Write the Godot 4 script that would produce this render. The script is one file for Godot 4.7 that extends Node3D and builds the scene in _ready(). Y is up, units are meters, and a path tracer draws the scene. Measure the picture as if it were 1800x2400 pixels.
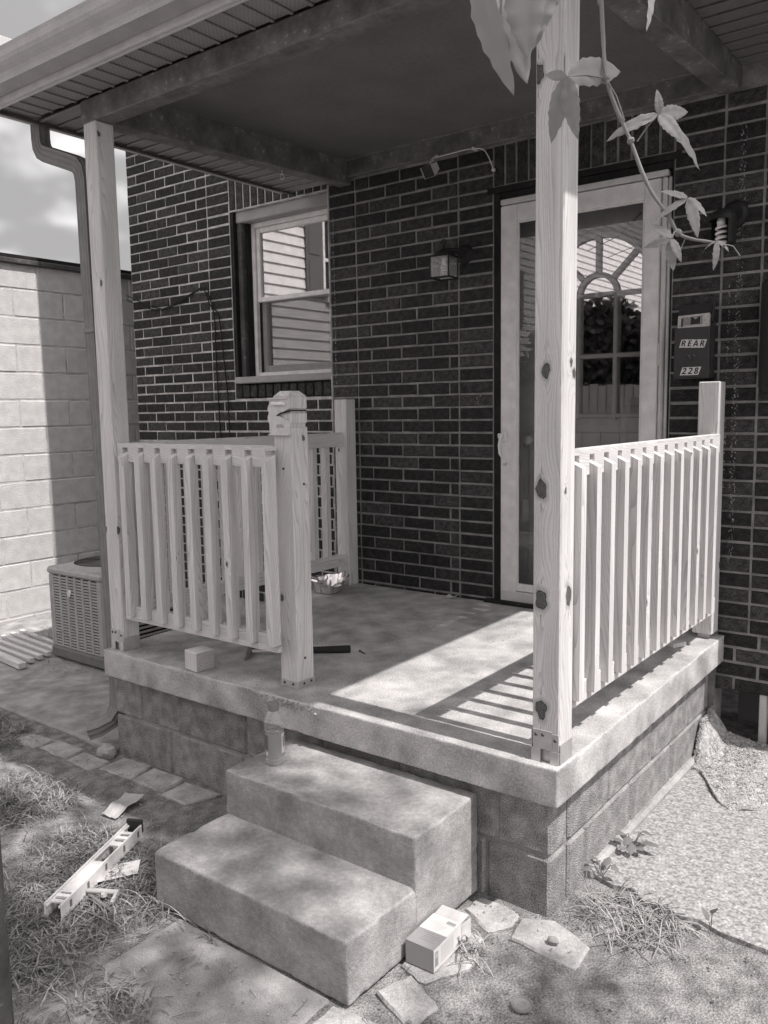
extends Node3D

# ------------------------------------------------------------------ mesh builder
class MB:
	var v := PackedVector3Array()
	var n := PackedVector3Array()
	var t := PackedVector2Array()
	func tri(a: Vector3, b: Vector3, c: Vector3, na: Vector3, nb: Vector3, nc: Vector3, ua := Vector2.ZERO, ub := Vector2.ZERO, uc := Vector2.ZERO) -> void:
		if (b - a).cross(c - a).dot(na + nb + nc) > 0.0:
			v.append_array([a, c, b]); n.append_array([na, nc, nb]); t.append_array([ua, uc, ub])
		else:
			v.append_array([a, b, c]); n.append_array([na, nb, nc]); t.append_array([ua, ub, uc])
	func quad(a: Vector3, b: Vector3, c: Vector3, d: Vector3, nr: Vector3, ua := Vector2(0, 1), ub := Vector2(1, 1), uc := Vector2(1, 0), ud := Vector2(0, 0)) -> void:
		tri(a, b, c, nr, nr, nr, ua, ub, uc)
		tri(a, c, d, nr, nr, nr, ua, uc, ud)
	func flat(a: Vector3, b: Vector3, c: Vector3, d: Vector3, up := Vector3.ZERO) -> void:
		var nr := (c - a).cross(b - d).normalized()
		if up != Vector3.ZERO and nr.dot(up) < 0.0: nr = -nr
		quad(a, b, c, d, nr)
	# chamfered box; g: grain axis for the UVs, o: UV offset in metres
	func box(c: Vector3, s: Vector3, ch := 0.003, bs := Basis.IDENTITY, g := 1, o := Vector2.ZERO) -> void:
		var h := s * 0.5
		ch = minf(ch, minf(h.x, minf(h.y, h.z)) * 0.6)
		for a in 3:
			var b: int = (a + 1) % 3
			var d: int = (a + 2) % 3
			for sg in [-1.0, 1.0]:
				var q: Array[Vector3] = []
				var uvs: Array[Vector2] = []
				for k in [[-1, -1], [1, -1], [1, 1], [-1, 1]]:
					var p := Vector3.ZERO
					p[a] = sg * h[a]; p[b] = k[0] * (h[b] - ch); p[d] = k[1] * (h[d] - ch)
					q.append(p); uvs.append(wuv(p, a, g, o))
				var nr := Vector3.ZERO
				nr[a] = sg
				quad(c + bs * q[0], c + bs * q[1], c + bs * q[2], c + bs * q[3], bs * nr, uvs[0], uvs[1], uvs[2], uvs[3])
			if ch > 0.0:
				for s1 in [-1.0, 1.0]:
					for s2 in [-1.0, 1.0]:
						var q2: Array[Vector3] = []
						var uv2: Array[Vector2] = []
						for k in [[-1, 0], [1, 0], [1, 1], [-1, 1]]:
							var p := Vector3.ZERO
							p[a] = k[0] * (h[a] - ch)
							p[b] = s1 * (h[b] - (ch if k[1] == 0 else 0.0))
							p[d] = s2 * (h[d] - (0.0 if k[1] == 0 else ch))
							q2.append(p); uv2.append(wuv(p, d, g, o))
						var nr := Vector3.ZERO
						nr[b] = s1; nr[d] = s2
						quad(c + bs * q2[0], c + bs * q2[1], c + bs * q2[2], c + bs * q2[3], bs * nr.normalized(), uv2[0], uv2[1], uv2[2], uv2[3])
		if ch > 0.0:
			for sx in [-1.0, 1.0]:
				for sy in [-1.0, 1.0]:
					for sz in [-1.0, 1.0]:
						var sg3 := Vector3(sx, sy, sz)
						var e := h * sg3
						var nr := bs * sg3.normalized()
						tri(c + bs * (e - Vector3(0, ch * sy, ch * sz)), c + bs * (e - Vector3(ch * sx, 0, ch * sz)), c + bs * (e - Vector3(ch * sx, ch * sy, 0)), nr, nr, nr)
	static func wuv(p: Vector3, a: int, g: int, o: Vector2) -> Vector2:
		var u := 0.0
		var w := 0.0
		if a == g:
			u = p[(a + 1) % 3]; w = p[(a + 2) % 3]
		else:
			w = p[g]; u = p[3 - a - g] + 0.043 * a
		return Vector2((u + o.x) / 0.18, (w + o.y) / 2.4)
	static func ticks(a: float, b: float, r: float, res: float) -> PackedFloat32Array:
		var o := PackedFloat32Array([a, a + r * 0.35, a + r * 0.8, a + r * 1.6])
		var n := maxi(1, int((b - a - 3.2 * r) / res))
		for i in range(1, n): o.append(lerpf(a + r * 1.6, b - r * 1.6, float(i) / n))
		o.append_array([b - r * 1.6, b - r * 0.8, b - r * 0.35, b])
		return o
	# cast concrete: rounded box of a fine grid, with uneven and chipped arrises
	func rough(x0: float, x1: float, y0: float, y1: float, z0: float, z1: float, r: float, res: float, sd: int, amp := 0.0015, chip := 0.035) -> void:
		var f := FastNoiseLite.new()
		f.seed = sd; f.frequency = 1.0; f.fractal_octaves = 3
		var lo := Vector3(x0, y0, z0); var hi := Vector3(x1, y1, z1)
		var put := func(p: Vector3) -> Array:
			var rr := r + chip * maxf(0.0, f.get_noise_3dv(p * 9.0) - 0.18) + 0.35 * r * f.get_noise_3dv(p * 30.0)
			var q := p.clamp(lo + Vector3.ONE * rr, hi - Vector3.ONE * rr)
			var d := (p - q).normalized()
			return [q + d * (rr + amp * f.get_noise_3dv(p * 22.0)), d]
		for a in 3:
			var b: int = (a + 1) % 3
			var c: int = (a + 2) % 3
			var ub := ticks(lo[b], hi[b], r, res); var uc := ticks(lo[c], hi[c], r, res)
			var nb := ub.size() - 1; var nc := uc.size() - 1
			for sg in [0, 1]:
				var grid: Array = []
				for u in ub:
					var row: Array = []
					for w in uc:
						var p := Vector3.ZERO
						p[a] = hi[a] if sg == 1 else lo[a]
						p[b] = u; p[c] = w
						row.append(put.call(p))
					grid.append(row)
				for i in nb:
					for j in nc:
						var A: Array = grid[i][j]; var B: Array = grid[i + 1][j]; var C: Array = grid[i + 1][j + 1]; var D: Array = grid[i][j + 1]
						tri(A[0], B[0], C[0], A[1], B[1], C[1]); tri(A[0], C[0], D[0], A[1], C[1], D[1])
	func bx(x0: float, x1: float, y0: float, y1: float, z0: float, z1: float, ch := 0.003, g := 1, o := Vector2.ZERO) -> void:
		box(Vector3(x0 + x1, y0 + y1, z0 + z1) * 0.5, Vector3(x1 - x0, y1 - y0, z1 - z0), ch, Basis.IDENTITY, g, o)
	func tube(pts: Array, r: Variant, seg := 8, caps := true) -> void:
		var rings: Array = []
		var up := Vector3.UP
		for i in pts.size():
			var d: Vector3 = (pts[mini(i + 1, pts.size() - 1)] - pts[maxi(i - 1, 0)]).normalized()
			if absf(d.dot(up)) > 0.95: up = Vector3.RIGHT if absf(d.x) < 0.9 else Vector3.BACK
			var s := d.cross(up).normalized()
			up = s.cross(d).normalized()
			var rr: float = r[i] if r is Array else r
			var ring: Array = []
			for k in seg:
				var an := TAU * k / seg
				var nn := s * cos(an) + up * sin(an)
				ring.append([pts[i] + nn * rr, nn])
			rings.append(ring)
		for i in rings.size() - 1:
			for k in seg:
				var a: Array = rings[i][k]; var b: Array = rings[i][(k + 1) % seg]; var c: Array = rings[i + 1][(k + 1) % seg]; var d: Array = rings[i + 1][k]
				tri(a[0], b[0], c[0], a[1], b[1], c[1]); tri(a[0], c[0], d[0], a[1], c[1], d[1])
		if caps:
			for e in [0, rings.size() - 1]:
				var nr: Vector3 = (pts[1] - pts[0]).normalized() * -1.0 if e == 0 else (pts[-1] - pts[-2]).normalized()
				for k in seg:
					tri(pts[e], rings[e][k][0], rings[e][(k + 1) % seg][0], nr, nr, nr)
	# profile: [radius, height] pairs, about the y axis through c
	func lathe(prof: Array, c: Vector3, seg := 20, bs := Basis.IDENTITY) -> void:
		for i in prof.size() - 1:
			var p0 := Vector2(prof[i][0], prof[i][1]); var p1 := Vector2(prof[i + 1][0], prof[i + 1][1])
			var dd := (p1 - p0)
			if dd.length() < 1e-6: continue
			var nn := Vector2(dd.y, -dd.x).normalized()
			for k in seg:
				var a0 := TAU * k / seg; var a1 := TAU * (k + 1) / seg
				var e0 := Vector3(cos(a0), 0, sin(a0)); var e1 := Vector3(cos(a1), 0, sin(a1))
				var n0 := bs * (e0 * nn.x + Vector3.UP * nn.y); var n1 := bs * (e1 * nn.x + Vector3.UP * nn.y)
				var A := c + bs * (e0 * p0.x + Vector3.UP * p0.y); var B := c + bs * (e1 * p0.x + Vector3.UP * p0.y)
				var C := c + bs * (e1 * p1.x + Vector3.UP * p1.y); var D := c + bs * (e0 * p1.x + Vector3.UP * p1.y)
				var ua := Vector2(float(k) / seg, prof[i][1]); var ub := Vector2(float(k + 1) / seg, prof[i][1])
				var uc := Vector2(float(k + 1) / seg, prof[i + 1][1]); var ud := Vector2(float(k) / seg, prof[i + 1][1])
				tri(A, B, C, n0, n1, n1, ua, ub, uc); tri(A, C, D, n0, n1, n0, ua, uc, ud)
	# polygon in the plane of ex, ey at c, extruded along ex x ey by depth
	func prism(poly: PackedVector2Array, c: Vector3, ex: Vector3, ey: Vector3, depth: float) -> void:
		var nz := ex.cross(ey).normalized()
		var idx := Geometry2D.triangulate_polygon(poly)
		var at := func(q: Vector2, k: float) -> Vector3: return c + ex * q.x + ey * q.y + nz * k
		for i in range(0, idx.size(), 3):
			var A := poly[idx[i]]; var B := poly[idx[i + 1]]; var C := poly[idx[i + 2]]
			tri(at.call(A, depth), at.call(B, depth), at.call(C, depth), nz, nz, nz, A, B, C)
			tri(at.call(A, 0.0), at.call(B, 0.0), at.call(C, 0.0), -nz, -nz, -nz, A, B, C)
		var sg := 1.0 if Geometry2D.is_polygon_clockwise(poly) else -1.0
		for i in poly.size():
			var p0 := poly[i]; var p1 := poly[(i + 1) % poly.size()]
			var e := p1 - p0
			var nr := (ex * -e.y + ey * e.x).normalized() * sg
			quad(at.call(p0, 0.0), at.call(p1, 0.0), at.call(p1, depth), at.call(p0, depth), nr, p0, p1, p1, p0)
	func mesh(org := Vector3.ZERO) -> ArrayMesh:
		var vv := v
		if org != Vector3.ZERO:
			vv = PackedVector3Array()
			vv.resize(v.size())
			for i in v.size(): vv[i] = v[i] - org
		var a := []
		a.resize(Mesh.ARRAY_MAX)
		a[Mesh.ARRAY_VERTEX] = vv; a[Mesh.ARRAY_NORMAL] = n; a[Mesh.ARRAY_TEX_UV] = t
		var m := ArrayMesh.new()
		m.add_surface_from_arrays(Mesh.PRIMITIVE_TRIANGLES, a)
		return m

var rng := RandomNumberGenerator.new()
var T := {}   # textures
var M := {}   # materials
var taken := {}

func numbered(called: String) -> String:
	if not taken.has(called):
		taken[called] = 0
		return called
	taken[called] += 1
	return "%s_%03d" % [called, taken[called]]

func tag(o: Node, label := "", category := "", group := "", kind := "") -> Node:
	if label: o.set_meta("label", label)
	if category: o.set_meta("category", category)
	if group: o.set_meta("group", group)
	if kind: o.set_meta("kind", kind)
	return o

func thing(called: String, label: String, category: String, at: Vector3, group := "", kind := "") -> Node3D:
	var o := Node3D.new()
	o.name = numbered(called)
	add_child(o)
	o.position = at
	tag(o, label, category, group, kind)
	return o

func org_of(p: Node) -> Vector3:
	var r := Vector3.ZERO
	while p != self:
		r += p.position
		p = p.get_parent()
	return r

# world-space builder -> named mesh under parent
func part(called: String, mb: MB, mat: Material, parent: Node = self) -> MeshInstance3D:
	var o := MeshInstance3D.new()
	o.name = called if parent != self else numbered(called)
	o.mesh = mb.mesh(org_of(parent))
	o.material_override = mat
	parent.add_child(o, true)
	return o

func piece(called: String, mesh: Mesh, mat: Material, at: Vector3, parent: Node, bs := Basis.IDENTITY) -> MeshInstance3D:
	var o := MeshInstance3D.new()
	o.name = called
	o.mesh = mesh
	o.material_override = mat
	o.transform = Transform3D(bs, at - org_of(parent))
	parent.add_child(o, true)
	return o

# ------------------------------------------------------------------ textures
func gray(v: float, warm := 1.0) -> Color:
	return Color(v * (1.0 + 0.022 * warm), v * (1.0 - 0.012 * warm), v * (1.0 - 0.018 * warm)).linear_to_srgb()

func noise_bytes(sz: int, sd: int, freq: float, oct := 4, type := FastNoiseLite.TYPE_SIMPLEX_SMOOTH, ret := -1) -> PackedByteArray:
	var f := FastNoiseLite.new()
	f.seed = sd; f.frequency = freq; f.noise_type = type
	f.fractal_type = FastNoiseLite.FRACTAL_FBM if oct > 1 else FastNoiseLite.FRACTAL_NONE
	f.fractal_octaves = oct
	if ret >= 0: f.cellular_return_type = ret
	var im := f.get_seamless_image(sz, sz)
	im.convert(Image.FORMAT_L8)
	return im.get_data()

var mean_of := {}
# the mean of a texture is kept so that mat() can give a surface its true average albedo
func tex_l(w: int, h: int, b: PackedByteArray) -> ImageTexture:
	var t := ImageTexture.create_from_image(Image.create_from_data(w, h, false, Image.FORMAT_L8, b))
	var sum := 0.0
	var k := 0
	for i in range(0, b.size(), 37):
		sum += pow(b[i] / 255.0, 2.2)
		k += 1
	mean_of[t] = sum / k
	return t

func make_textures() -> void:
	var S := 512
	# poured concrete: soft blotches, fine sand grain, pits
	var a := noise_bytes(S, 11, 0.006, 5); var b := noise_bytes(S, 12, 0.05, 3); var c := noise_bytes(S, 13, 0.35, 2)
	var o := PackedByteArray(); o.resize(S * S)
	var hh := PackedByteArray(); hh.resize(S * S)
	for i in S * S:
		var pit := 40.0 if c[i] < 62 and b[i] > 135 else 0.0
		o[i] = int(clampf(205.0 + (a[i] - 128) * 0.24 + (b[i] - 128) * 0.16 + (c[i] - 128) * 0.20 - pit * 1.6, 40, 255))
		hh[i] = int(clampf(128.0 + (b[i] - 128) * 0.35 + (c[i] - 128) * 0.55 - pit * 1.2, 0, 255))
	T.conc = tex_l(S, S, o); T.conc_h = tex_l(S, S, hh)
	# worn concrete: stronger stains
	a = noise_bytes(S, 21, 0.009, 5); b = noise_bytes(S, 22, 0.02, 4); c = noise_bytes(S, 23, 0.28, 3)
	for i in S * S:
		o[i] = int(clampf(206.0 + (a[i] - 128) * 0.22 + (b[i] - 128) * 0.20 + (c[i] - 128) * 0.26, 30, 255))
	T.worn = tex_l(S, S, o)
	# split-face / cast block: coarse open grain
	a = noise_bytes(S, 31, 0.01, 4); b = noise_bytes(S, 32, 0.13, 3); c = noise_bytes(S, 33, 0.07, 1, FastNoiseLite.TYPE_CELLULAR, FastNoiseLite.RETURN_DISTANCE)
	for i in S * S:
		var g := (b[i] - 128) * 0.95
		o[i] = int(clampf(195.0 + (a[i] - 128) * 0.25 + g * 0.5, 30, 255))
		hh[i] = int(clampf(128.0 + g + (c[i] - 100) * 0.25, 0, 255))
	T.block = tex_l(S, S, o); T.block_h = tex_l(S, S, hh)
	# exposed aggregate pebbles
	a = noise_bytes(S, 41, 0.045, 1, FastNoiseLite.TYPE_CELLULAR, FastNoiseLite.RETURN_DISTANCE)
	b = noise_bytes(S, 41, 0.045, 1, FastNoiseLite.TYPE_CELLULAR, FastNoiseLite.RETURN_CELL_VALUE)
	c = noise_bytes(S, 43, 0.3, 2)
	var e := noise_bytes(S, 44, 0.008, 4)
	for i in S * S:
		o[i] = int(clampf(205.0 + (b[i] - 128) * 0.24 + (c[i] - 128) * 0.2 + (e[i] - 128) * 0.2 - maxf(0.0, a[i] - 120.0) * 0.3, 30, 255))
		hh[i] = int(clampf(235.0 - a[i] * 0.8 + (c[i] - 128) * 0.15, 0, 255))
	T.agg = tex_l(S, S, o); T.agg_h = tex_l(S, S, hh)
	# soil: crumbs and organic scraps
	a = noise_bytes(S, 51, 0.012, 5); b = noise_bytes(S, 52, 0.11, 4); c = noise_bytes(S, 53, 0.42, 2)
	for i in S * S:
		var crumb := 55.0 if c[i] > 186 else 0.0
		o[i] = int(clampf(175.0 + (a[i] - 128) * 0.32 + (b[i] - 128) * 0.34 + (c[i] - 128) * 0.28 + crumb * 0.6, 20, 255))
		hh[i] = int(clampf(128.0 + (b[i] - 128) * 0.9 + (c[i] - 128) * 0.4, 0, 255))
	T.dirt = tex_l(S, S, o); T.dirt_h = tex_l(S, S, hh)
	# wire-cut brick face: vertical drag lines broken by grit
	var f := FastNoiseLite.new()
	f.noise_type = FastNoiseLite.TYPE_SIMPLEX; f.frequency = 1.0; f.fractal_octaves = 2; f.seed = 61
	a = noise_bytes(S, 62, 0.3, 2); b = noise_bytes(S, 63, 0.015, 3)
	var ot := PackedByteArray(); ot.resize(S * S)
	for y in S:
		for x in S:
			var i := y * S + x
			var fade := minf(1.0, minf(minf(x, S - x) / 24.0, minf(y, S - y) / 24.0))
			var st := f.get_noise_2d(x * 0.42, y * 0.045) * fade
			var g := clampf(128.0 + st * 150.0 + (a[i] - 128) * 0.55 + (b[i] - 128) * 0.35, 0, 255)
			hh[i] = int(g)
			var dust := maxf(0.0, a[i] - 165.0) * 1.3 * clampf((b[i] - 110.0) / 40.0, 0.0, 1.0)
			o[i] = int(clampf(135.0 + (g - 128.0) * 0.9 + dust, 20, 255))
			ot[x * S + y] = o[i]
	T.brick = tex_l(S, S, o); T.brick_h = tex_l(S, S, hh); T.brick_t = tex_l(S, S, ot)
	# plain fine grain for paints, papers, metal dust
	a = noise_bytes(256, 71, 0.02, 4); b = noise_bytes(256, 72, 0.3, 2)
	var p := PackedByteArray(); p.resize(256 * 256)
	for i in 256 * 256: p[i] = int(clampf(232.0 + (a[i] - 128) * 0.10 + (b[i] - 128) * 0.10, 60, 255))
	T.fine = tex_l(256, 256, p)
	# painted, scuffed dark timber
	a = noise_bytes(S, 81, 0.006, 4); b = noise_bytes(S, 82, 0.03, 4)
	f.seed = 83
	for y in S:
		for x in S:
			var i := y * S + x
			var sc := 60.0 if b[i] > 208 and a[i] > 130 else 0.0
			o[i] = int(clampf(180.0 + (a[i] - 128) * 0.25 + (b[i] - 128) * 0.12 + f.get_noise_2d(x * 0.03, y * 0.5) * 14.0 + sc, 20, 255))
	T.paint = tex_l(S, S, o)
	# perforated soffit: slanted rows of slits
	for y in 128:
		for x in 128:
			var k := posmod(x + y, 16) < 7 and posmod(y - x, 32) > 5
			p[y * 128 + x] = 165 if k else 225
	T.soffit = tex_l(128, 128, p.slice(0, 128 * 128))
	T.wood_a = wood_tex(101, [[0.06, 0.55, 0.010], [0.13, 1.6, 0.008], [0.05, 2.2, 0.007]])
	T.wood_b = wood_tex(102, [[0.12, 1.15, 0.006]])
	T.wood_c = wood_tex(103, [])

# pine: 0.18 m across, 2.4 m along; knots as [across, along, radius]
func wood_tex(sd: int, knots: Array) -> ImageTexture:
	var W := 192
	var H := 2048
	var f := FastNoiseLite.new()
	f.seed = sd; f.noise_type = FastNoiseLite.TYPE_SIMPLEX_SMOOTH; f.frequency = 1.0; f.fractal_type = FastNoiseLite.FRACTAL_NONE
	var b := PackedByteArray(); b.resize(W * H)
	for y in H:
		var w := y * 2.4 / H
		var bend := f.get_noise_1d(w * 0.9) * 0.05
		var near: Array = []
		for k in knots:
			if absf(w - k[1]) < k[2] * 7.0: near.append(k)
		for x in W:
			var u := x * 0.18 / W
			var uu := u + bend + f.get_noise_2d(u * 22.0, w * 1.6) * 0.012
			var ring := 46.0 * absf(uu - 0.085) + 9.0 * (uu - 0.08) * (uu - 0.08) * 60.0 + f.get_noise_2d(u * 60.0, w * 5.0) * 0.12
			var dark := 1.0
			for k in near:
				var du: float = (u - k[0]) / k[2]
				var dw: float = (w - k[1]) / (k[2] * 1.5)
				var q := sqrt(du * du + dw * dw) * (1.0 + 0.28 * f.get_noise_2d(k[0] * 999.0 + 0.75 * cos(atan2(dw, du)), k[1] * 77.0 + 0.75 * sin(atan2(dw, du))) + 0.05 * f.get_noise_2d(u * 500.0, w * 400.0))
				ring += 2.6 * exp(-q * q * 0.14) * clampf(du * 2.0, -1.0, 1.0)
				if q < 1.0:
					dark *= (0.30 if q > 0.88 else 0.34 + 0.24 * fposmod(q * 3.6 + 0.5 * f.get_noise_2d(u * 200.0, w * 200.0), 1.0)) + 0.16 * f.get_noise_2d(u * 700.0, w * 500.0)
				elif q < 1.7:
					dark *= 0.80 + 0.20 * (q - 1.0) / 0.7
				elif absf(dw) < 2.8 and absf(du) < 0.22 * (2.8 - absf(dw)) / 1.8:
					dark *= 0.72
			var fr := fposmod(ring, 1.0)
			var line := fr * fr * fr
			var val := 238.0 - 36.0 * line + f.get_noise_2d(u * 900.0, w * 24.0) * 6.0 + f.get_noise_2d(u * 14.0, w * 2.2) * 10.0
			b[y * W + x] = int(clampf(val * dark, 18, 255))
	return tex_l(W, H, b)

func mat(v: float, rough := 0.85, tex: Texture2D = null, tri := 0.0, bump: Texture2D = null, bump_cm := 0.0, spec := 0.3) -> StandardMaterial3D:
	var m := StandardMaterial3D.new()
	m.albedo_color = gray(minf(v / mean_of.get(tex, 1.0), 0.98))
	m.roughness = rough
	m.metallic_specular = spec
	if tex: m.albedo_texture = tex
	if tri > 0.0:
		m.uv1_triplanar = true; m.uv1_world_triplanar = true
		m.uv1_scale = Vector3.ONE * tri
		m.uv1_triplanar_sharpness = 6.0
	if bump:
		m.heightmap_enabled = true; m.heightmap_texture = bump; m.heightmap_scale = bump_cm
	return m

func glass(alpha: float, v := 0.5) -> StandardMaterial3D:
	var m := StandardMaterial3D.new()
	var c := gray(v)
	c.a = alpha
	m.albedo_color = c
	m.roughness = 0.02
	m.metallic_specular = 0.5
	m.transparency = BaseMaterial3D.TRANSPARENCY_ALPHA
	return m

# coated (low-e) pane: a thin mirror film that lets the rest pass
func coated(share: float) -> StandardMaterial3D:
	var im := Image.create(4, 4, false, Image.FORMAT_RGBA8)
	im.fill(Color(1, 1, 1, share))
	var m := StandardMaterial3D.new()
	m.albedo_color = gray(0.9, 0.6)
	m.albedo_texture = ImageTexture.create_from_image(im)
	m.metallic = 1.0
	m.roughness = 0.015
	m.transparency = BaseMaterial3D.TRANSPARENCY_ALPHA
	return m

func make_materials() -> void:
	M.slab = mat(0.41, 0.85, T.worn, 0.75, T.conc_h, 0.12)
	M.slab_side = mat(0.33, 0.9, T.conc, 1.3, T.conc_h, 0.18)
	M.step = mat(0.30, 0.92, T.conc, 1.6, T.block_h, 0.16)
	M.walk = mat(0.28, 0.92, T.worn, 1.1, T.conc_h, 0.16)
	M.pad = mat(0.31, 0.92, T.worn, 0.9, T.conc_h, 0.16)
	M.block = []
	for k in 3: M.block.append(mat(0.25 + 0.02 * k, 0.95, T.block, 2.2 + 0.13 * k, T.block_h, 0.45))
	M.block_paint = []
	for k in 3: M.block_paint.append(mat(0.52 + 0.02 * k, 0.9, T.fine, 1.7 + 0.1 * k, T.block_h, 0.3))
	M.joint = mat(0.26, 0.95, T.conc, 2.0)
	M.joint_light = mat(0.46, 0.95, T.conc, 2.0)
	M.agg = mat(0.31, 0.9, T.agg, 5.2, T.agg_h, 0.22)
	M.paver = []
	for k in 3: M.paver.append(mat(0.34 + 0.03 * k, 0.95, T.conc, 2.0 + 0.2 * k, T.block_h, 0.25))
	M.dirt = mat(0.22, 0.98, T.dirt, 1.9, T.dirt_h, 0.45)
	M.brick = []
	for k in 5: M.brick.append(mat([0.026, 0.034, 0.046, 0.03, 0.066][k], 0.62, T.brick, 2.6 + 0.17 * k, T.brick_h, 0.30, 0.35))
	M.brick_up = []
	for k in 3: M.brick_up.append(mat([0.045, 0.058, 0.065][k], 0.8, T.brick_t, 2.6 + 0.2 * k, T.brick_h, 0.25, 0.35))
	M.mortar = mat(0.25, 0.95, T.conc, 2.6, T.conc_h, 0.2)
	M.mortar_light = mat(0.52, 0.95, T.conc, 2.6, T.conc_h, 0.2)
	M.drip = mat(0.34, 0.9)
	for k in ["a", "b", "c"]:
		M["wood_" + k] = mat(0.6, 0.72, T["wood_" + k])
	M.fence = mat(0.2, 0.85, T.wood_c)
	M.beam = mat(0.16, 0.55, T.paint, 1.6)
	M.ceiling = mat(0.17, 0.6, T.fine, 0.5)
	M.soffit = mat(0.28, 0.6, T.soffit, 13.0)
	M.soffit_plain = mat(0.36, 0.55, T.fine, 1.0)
	M.gutter = mat(0.42, 0.42, T.fine, 1.2)
	M.alum = mat(0.58, 0.45, T.fine, 1.4)
	M.downspout = mat(0.22, 0.5, T.fine, 2.0)
	M.white = mat(0.72, 0.5, T.fine, 2.0)
	M.vinyl = mat(0.8, 0.42, T.fine, 2.0)
	M.door_in = mat(0.26, 0.55, T.fine, 1.5)
	M.black = mat(0.02, 0.5)
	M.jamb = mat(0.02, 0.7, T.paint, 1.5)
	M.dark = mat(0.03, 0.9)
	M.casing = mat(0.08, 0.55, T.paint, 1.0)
	M.room = mat(0.3, 0.95)
	M.steel = mat(0.55, 0.4, T.fine, 3.0); M.steel.metallic = 0.6
	M.screw = mat(0.08, 0.5); M.screw.metallic = 0.4
	M.iron = mat(0.025, 0.45)
	M.mailbox = mat(0.035, 0.32, T.fine, 4.0, null, 0.0, 0.5)
	M.rubber = mat(0.03, 0.7)
	M.ac = mat(0.36, 0.5, T.fine, 2.0)
	M.ac_dark = mat(0.16, 0.6, T.fine, 2.0)
	M.foil = mat(0.85, 0.22); M.foil.metallic = 1.0
	M.paper = mat(0.55, 0.9, T.fine, 3.0)
	M.cable = mat(0.7, 0.5)
	M.bulb = mat(0.8, 0.3)
	M.level = mat(0.66, 0.45, T.fine, 4.0)
	M.yellow = mat(0.60, 0.45, T.fine, 5.0)
	M.carpet = mat(0.38, 1.0, T.agg, 5.0, T.agg_h, 0.5)
	M.pane = glass(0.04)
	M.pane_dusty = glass(0.3, 0.42)
	M.pane_coated = coated(0.5)
	M.pane_storm = coated(0.07)
	M.screen = mat(0.10, 0.9)
	M.screen.transparency = BaseMaterial3D.TRANSPARENCY_ALPHA
	M.screen.albedo_color = Color(M.screen.albedo_color, 0.42)
	M.bark = mat(0.07, 0.95, T.dirt, 1.5, T.dirt_h, 1.0)
	M.siding = mat(0.74, 0.5, T.fine, 1.0)
	M.shutter = mat(0.13, 0.6)
	M.leaf = leafmat(0.16)
	M.needles = mat(0.03, 1.0, null, 0.0, null, 0.0, 0.0)
	M.vine = leafmat(0.24)
	M.vine_stem = mat(0.22, 0.7)
	M.grass = leafmat(0.32)
	M.grass.vertex_color_use_as_albedo = true
	M.straw = leafmat(0.34)
	M.straw.vertex_color_use_as_albedo = true

func leafmat(v: float) -> StandardMaterial3D:
	var m := mat(v, 0.6)
	m.backlight_enabled = true
	m.backlight = Color(0.45, 0.45, 0.45)
	m.cull_mode = BaseMaterial3D.CULL_DISABLED
	return m

func woodmat() -> Material:
	return M["wood_" + ["a", "b", "c", "b", "c"][rng.randi() % 5]]

func wo() -> Vector2:
	return Vector2(rng.randf() * 0.18, rng.randf_range(0.75, 1.6))

# ------------------------------------------------------------------ scene
func _ready() -> void:
	rng.seed = 20240
	var cam := Camera3D.new()
	cam.name = "camera"
	cam.fov = rad_to_deg(2.0 * atan(1200.0 / 1965.63))
	cam.near = 0.05; cam.far = 400.0
	cam.transform = Transform3D(Basis(Vector3.UP, 0.6525) * Basis(Vector3.RIGHT, -0.12) * Basis(Vector3.BACK, -0.0159), Vector3(3.2927, 1.5859, 3.8225))
	add_child(cam)
	cam.current = true
	make_sky()
	var sun := DirectionalLight3D.new()
	sun.name = "sun"
	sun.light_energy = 0.78
	sun.light_color = Color(1.0, 0.987, 0.975)
	sun.light_angular_distance = 0.6
	sun.shadow_enabled = true
	sun.look_at_from_position(Vector3.ZERO, Vector3(-0.511, -0.859, -0.004), Vector3.BACK)
	add_child(sun)
	make_textures()
	make_materials()
	ground()
	house_door_wall()
	house_window_wall()
	porch()
	steps()
	roof()
	posts()
	railings()
	block_wall()
	neighbour()
	tree()
	aircon()
	downspout()
	wall_items()
	floor_items()
	yard_items()
	plants()
	vine()

const SUN := Vector3(0.511, 0.859, 0.004)

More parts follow.
